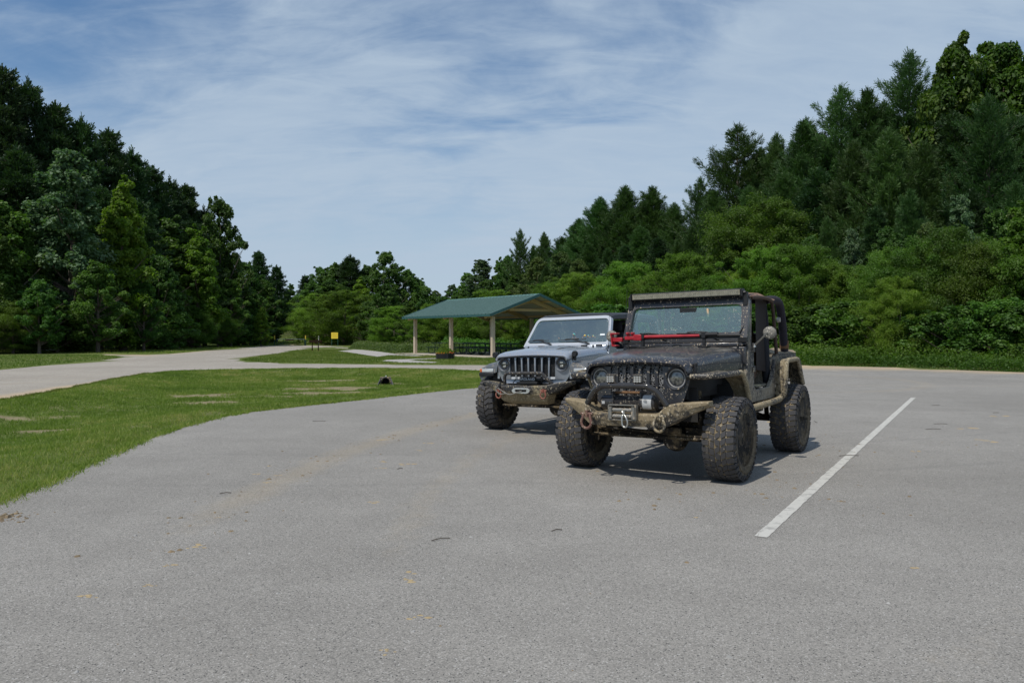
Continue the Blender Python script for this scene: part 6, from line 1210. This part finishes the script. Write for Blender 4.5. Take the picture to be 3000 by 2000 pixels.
# wide flat fenders with side lamps
def wfender(s_, pts, name):
    """pts: (x, y_in, y_out, z_in, z_out, lip)"""
    rings = [[(x, s_ * yi, zi), (x, s_ * (yi + (yo - yi) * .55), zi - .012), (x, s_ * (yo - .03), zo + .035), (x, s_ * yo, zo), (x, s_ * yo, zo - lp), (x, s_ * (yo - .03), zo - lp), (x, s_ * (yo - .035), zo - .01), (x, s_ * yi, zi - .03)] for x, yi, yo, zi, zo, lp in pts]
    mb = MB(); mb.loft(rings); return mb.build(name, FEN, sj, smooth=50, bevel=.006, M=MS)
for s_ in (-1, 1):
    f_ = wfender(s_, [(.40, .60, .88, .93, .83, .05), (.385, .60, .915, 1.0, .90, .08), (.33, .62, .935, 1.03, .925, .075), (.1, .66, .945, 1.055, .985, .045), (-.22, .69, .945, 1.055, .995, .045), (-.38, .71, .945, 1.00, .93, .05), (-.50, .73, .94, .88, .80, .05), (-.58, .735, .90, .72, .68, .03)], 'front_fender')
    wfender(s_, [(-1.80, .735, .90, .72, .68, .03), (-1.87, .735, .94, .88, .82, .05), (-1.98, .73, .945, 1.02, .95, .05), (-2.15, .73, .945, 1.06, 1.0, .045), (-2.5, .73, .945, 1.06, 1.0, .045), (-2.7, .73, .945, .98, .92, .05), (-2.84, .73, .92, .82, .76, .05)], 'rear_fender')
    mb = MB(); mb.box((.392, s_ * .765, .925), (.030, .20, .050)); mb.build('side_lamp', simple('clear_lamp_glass', (.70, .72, .74), .15, .4, var=.1) if s_ < 0 else bpy.data.materials['clear_lamp_glass'], f_, bevel=.008, M=MS)
    mb = MB(); mb.box((.375, s_ * .885, .925), (.05, .035, .048)); mb.build('amber_marker', simple('amber_plastic', (.60, .12, .02), .3) if s_ < 0 else bpy.data.materials['amber_plastic'], f_, bevel=.006, M=MS)
    mb = MB(); mb.box((.395, s_ * .78, .868), (.05, .26, .055)); mb.build('lower_lip', BLACKP, f_, bevel=.012, M=MS)
    mb = MB(); mb.box((-.15, s_ * .52, .90), (.95, .04, .36)); mb.box((-.52, s_ * .62, .88), (.04, .30, .36)); mb.box((.30, s_ * .60, .86), (.03, .24, .20)); mb.build('inner_fender', DARK, sj, M=MS)
    mb = MB(); mb.tube([(-.60, s_ * .82, .60), (-1.85, s_ * .82, .60)], .04, 10); mb.build('side_step', UND, sj, smooth=60, M=MS)
# bumper
sst = [(-.72, .60, .46, .785, .735, 0), (-.55, .665, .46, .765, .66, 0), (-.40, .70, .46, .735, .60, 0), (-.36, .715, .46, .722, .59, 0), (0, .72, .46, .718, .585, 0), (.36, .715, .46, .722, .59, 0), (.40, .70, .46, .735, .60, 0), (.55, .665, .46, .765, .66, 0), (.72, .60, .46, .785, .735, 0)]
bs = bumper(sst, BS, MS, sj)
mb = MB(); mb.loft([[(.70, -.42, .60), (.70, .42, .60), (.46, .42, .60), (.46, -.42, .60)], [(.64, -.36, .50), (.64, .36, .50), (.40, .36, .50), (.40, -.36, .50)], [(.50, -.30, .445), (.50, .30, .445), (.30, .30, .445), (.30, -.30, .445)]]); mb.build('skid_plate', SKID, bs, bevel=.008, M=MS)
mb = MB(); mb.tube(smoothpath([(.60, -.345, .73), (.62, -.335, .84), (.63, -.30, .885), (.635, -.25, .893), (.635, 0, .895), (.635, .24, .893), (.63, .29, .880), (.61, .36, .80), (.58, .42, .735)], 5), .024, 12); mb.build('hoop', TUBE, bs, smooth=60, M=MS)
mb = MB(); mb.box((.52, .02, .800), (.13, .26, .075)); mb.box((.53, .02, .752), (.16, .34, .03)); mb.lathe([(-.05, .045), (.05, .045)], (.52, .17, .80), 'y', 16); mb.tube(smoothpath([(.55, -.10, .80), (.57, -.17, .80), (.58, -.21, .77), (.57, -.23, .73)], 4), .007, 6); wb_ = mb.build('winch', BLACKP, sj, bevel=.01, M=MS)
p_ = MS @ Vector((.5875, .02, .806)); text('BADLAND', .052, p_, (math.pi / 2, 0, math.pi / 2), simple('pale_badge_print', (.55, .58, .62), .5), wb_, .001)
mb = MB(); mb.plate(rpoly([(-.155, .652), (-.11, .69), (.11, .69), (.155, .652), (.11, .612), (-.11, .612)], .03, 4), [rrect(-.095, .632, .095, .668, .017, 5)], lambda u, v_, t: (t, u, v_), .755, .722); mb.build('hawse_fairlead', simple('polished_aluminium', (.70, .70, .70), .25, .7, var=.1), sj, bevel=.008, M=MS)
mb = MB(); mb.plate(rrect(-.09, .634, .09, .666, .012), [], lambda u, v_, t: (t, u, v_), .728, .726); mb.build('fairlead_slot', DARK, sj, M=MS)
ORS = muddy('orange_red_shackle', (.24, .075, .05), .6, amount=.46, splat=.4)
for s_ in (-1, 1):
    mb = MB(); dshackle(mb, .745, s_ * .36, .655, .85); mb.build('shackle', ORS, sj, smooth=50, M=MS)
mb = MB(); mb.tube(smoothpath([(.755, .02, .645), (.77, -.06, .625), (.76, -.14, .600), (.755, -.20, .60), (.76, -.27, .63), (.765, -.33, .665), (.76, -.37, .69)], 5), .008, 6); mb.tube(smoothpath([(.76, -.24, .615), (.765, -.32, .60), (.765, -.39, .64), (.76, -.40, .69), (.75, -.37, .72)], 4), .008, 6); mb.build('winch_rope', simple('grey_synthetic_rope', (.20, .19, .17), .8, var=.3, scale=40), sj, smooth=60, M=MS)
mb = MB(); mb.tube([(.75, -.37, .66), (.70, -.36, .76)], .014, 6); mb.build('strap', BLACKP, sj, M=MS)
mb = MB(); mb.tube([(0, -.72, .41), (0, .72, .41)], .045, 12); mb.lathe([(-.12, .05), (-.09, .12), (0, .14), (.09, .12), (.12, .05)], (.02, .22, .38), 'x', 20); mb.tube([(.16, -.68, .38), (.16, .66, .39)], .018, 8)
for s_ in (-1, 1): mb.box((0, s_ * .66, .41), (.14, .10, .2)); mb.tube([(-.02, s_ * .5, .4), (-.85, s_ * .42, .55)], .03, 8); mb.tube([(0, s_ * .48, .44), (0, s_ * .47, .85)], .05, 10)
mb.build('front_axle', UND, sj, smooth=40)
mb = MB(); mb.tube([(-2.35, -.72, .41), (-2.35, .72, .41)], .045, 12); mb.lathe([(-.13, .05), (0, .14), (.13, .05)], (-2.33, 0, .38), 'x', 18); mb.build('rear_axle', UND, sj, smooth=40)
mb = MB()
for s_ in (-1, 1): mb.box((-1.25, s_ * .38, .64), (3.5, .07, .11))
mb.box((-.9, 0, .56), (1.4, .5, .06)); mb.box((-2.9, 0, .66), (.12, 1.3, .16)); mb.box((-.1, 0, .56), (.5, .5, .12)); mb.build('chassis', UND, sj, bevel=.01, M=MS)
mb = MB(); mb.box((-.15, 0, .88), (.9, .8, .36)); mb.build('engine', DARK, sj, M=MS)
mb = MB(); mb.tube([(-.66, .735, 1.22), (-.665, .735, 1.26), (-.75, .73, 1.78)], .004, 5, rs=[.009, .004, .002]); mb.build('antenna', BLACKP, sj, M=MS)
# little ducks on the dashboard
DC = {'yellow': (.75, .55, .06), 'teal': (.12, .45, .45), 'red': (.55, .06, .06), 'pale': (.62, .72, .35), 'white': (.7, .72, .68)}
DM = {k: simple('duck_vinyl_' + k, v, .35, var=.05) for k, v in DC.items()}; BK = simple('orange_beak', (.75, .25, .03), .4)
R0 = Matrix.LocRotScale(sj.location, sj.rotation_euler, None)
for (y, dz, c, l_) in ((-.17, 0, 'pale', 'pale yellow duck alone at the left of the silver dashboard'), (.075, .0, 'white', 'white duck beside the red duck on the dashboard'), (.085, .045, 'teal', 'blue-green duck raised above the red and white ducks'), (.125, .0, 'red', 'small red duck on the dashboard'), (.245, .0, 'yellow', 'orange-yellow duck left of the steering wheel group'), (.275, .02, 'yellow', 'yellow duck right beside the orange-yellow duck'), (.335, .015, 'teal', 'teal duck between the yellow ducks'), (.37, 0, 'teal', 'greenish teal duck second from the right end'), (.42, .01, 'pale', 'pale lime duck second last by the steering wheel'), (.455, 0, 'yellow', 'last yellow duck beside the steering wheel')):
    d_ = empty('toy_duck', R0 @ (MS @ Vector((-.83 - .01, y, 1.338 + dz))), sj.rotation_euler.z, label=l_, cat='toy duck', group='toy ducks on the dashboard'); d_.scale = (1.45, 1.45, 1.45)
    mb = MB(); mb.lathe([(-.022, 0), (-.016, .012), (0, .020), (.014, .016), (.022, .0)], (0, 0, .018), 'x', 12); mb.lathe([(-.013, 0), (-.008, .010), (0, .0135), (.008, .010), (.013, 0)], (.012, 0, .044), 'x', 12); mb.add([(-.018, -.008, .024), (-.018, .008, .024), (-.034, 0, .036), (-.012, 0, .030)], [(0, 1, 2), (1, 3, 2), (0, 2, 3)]); mb.build('body', DM[c], d_, smooth=60)
    mb = MB(); mb.box((.028, 0, .042), (.012, .012, .005)); mb.build('beak', BK, d_)
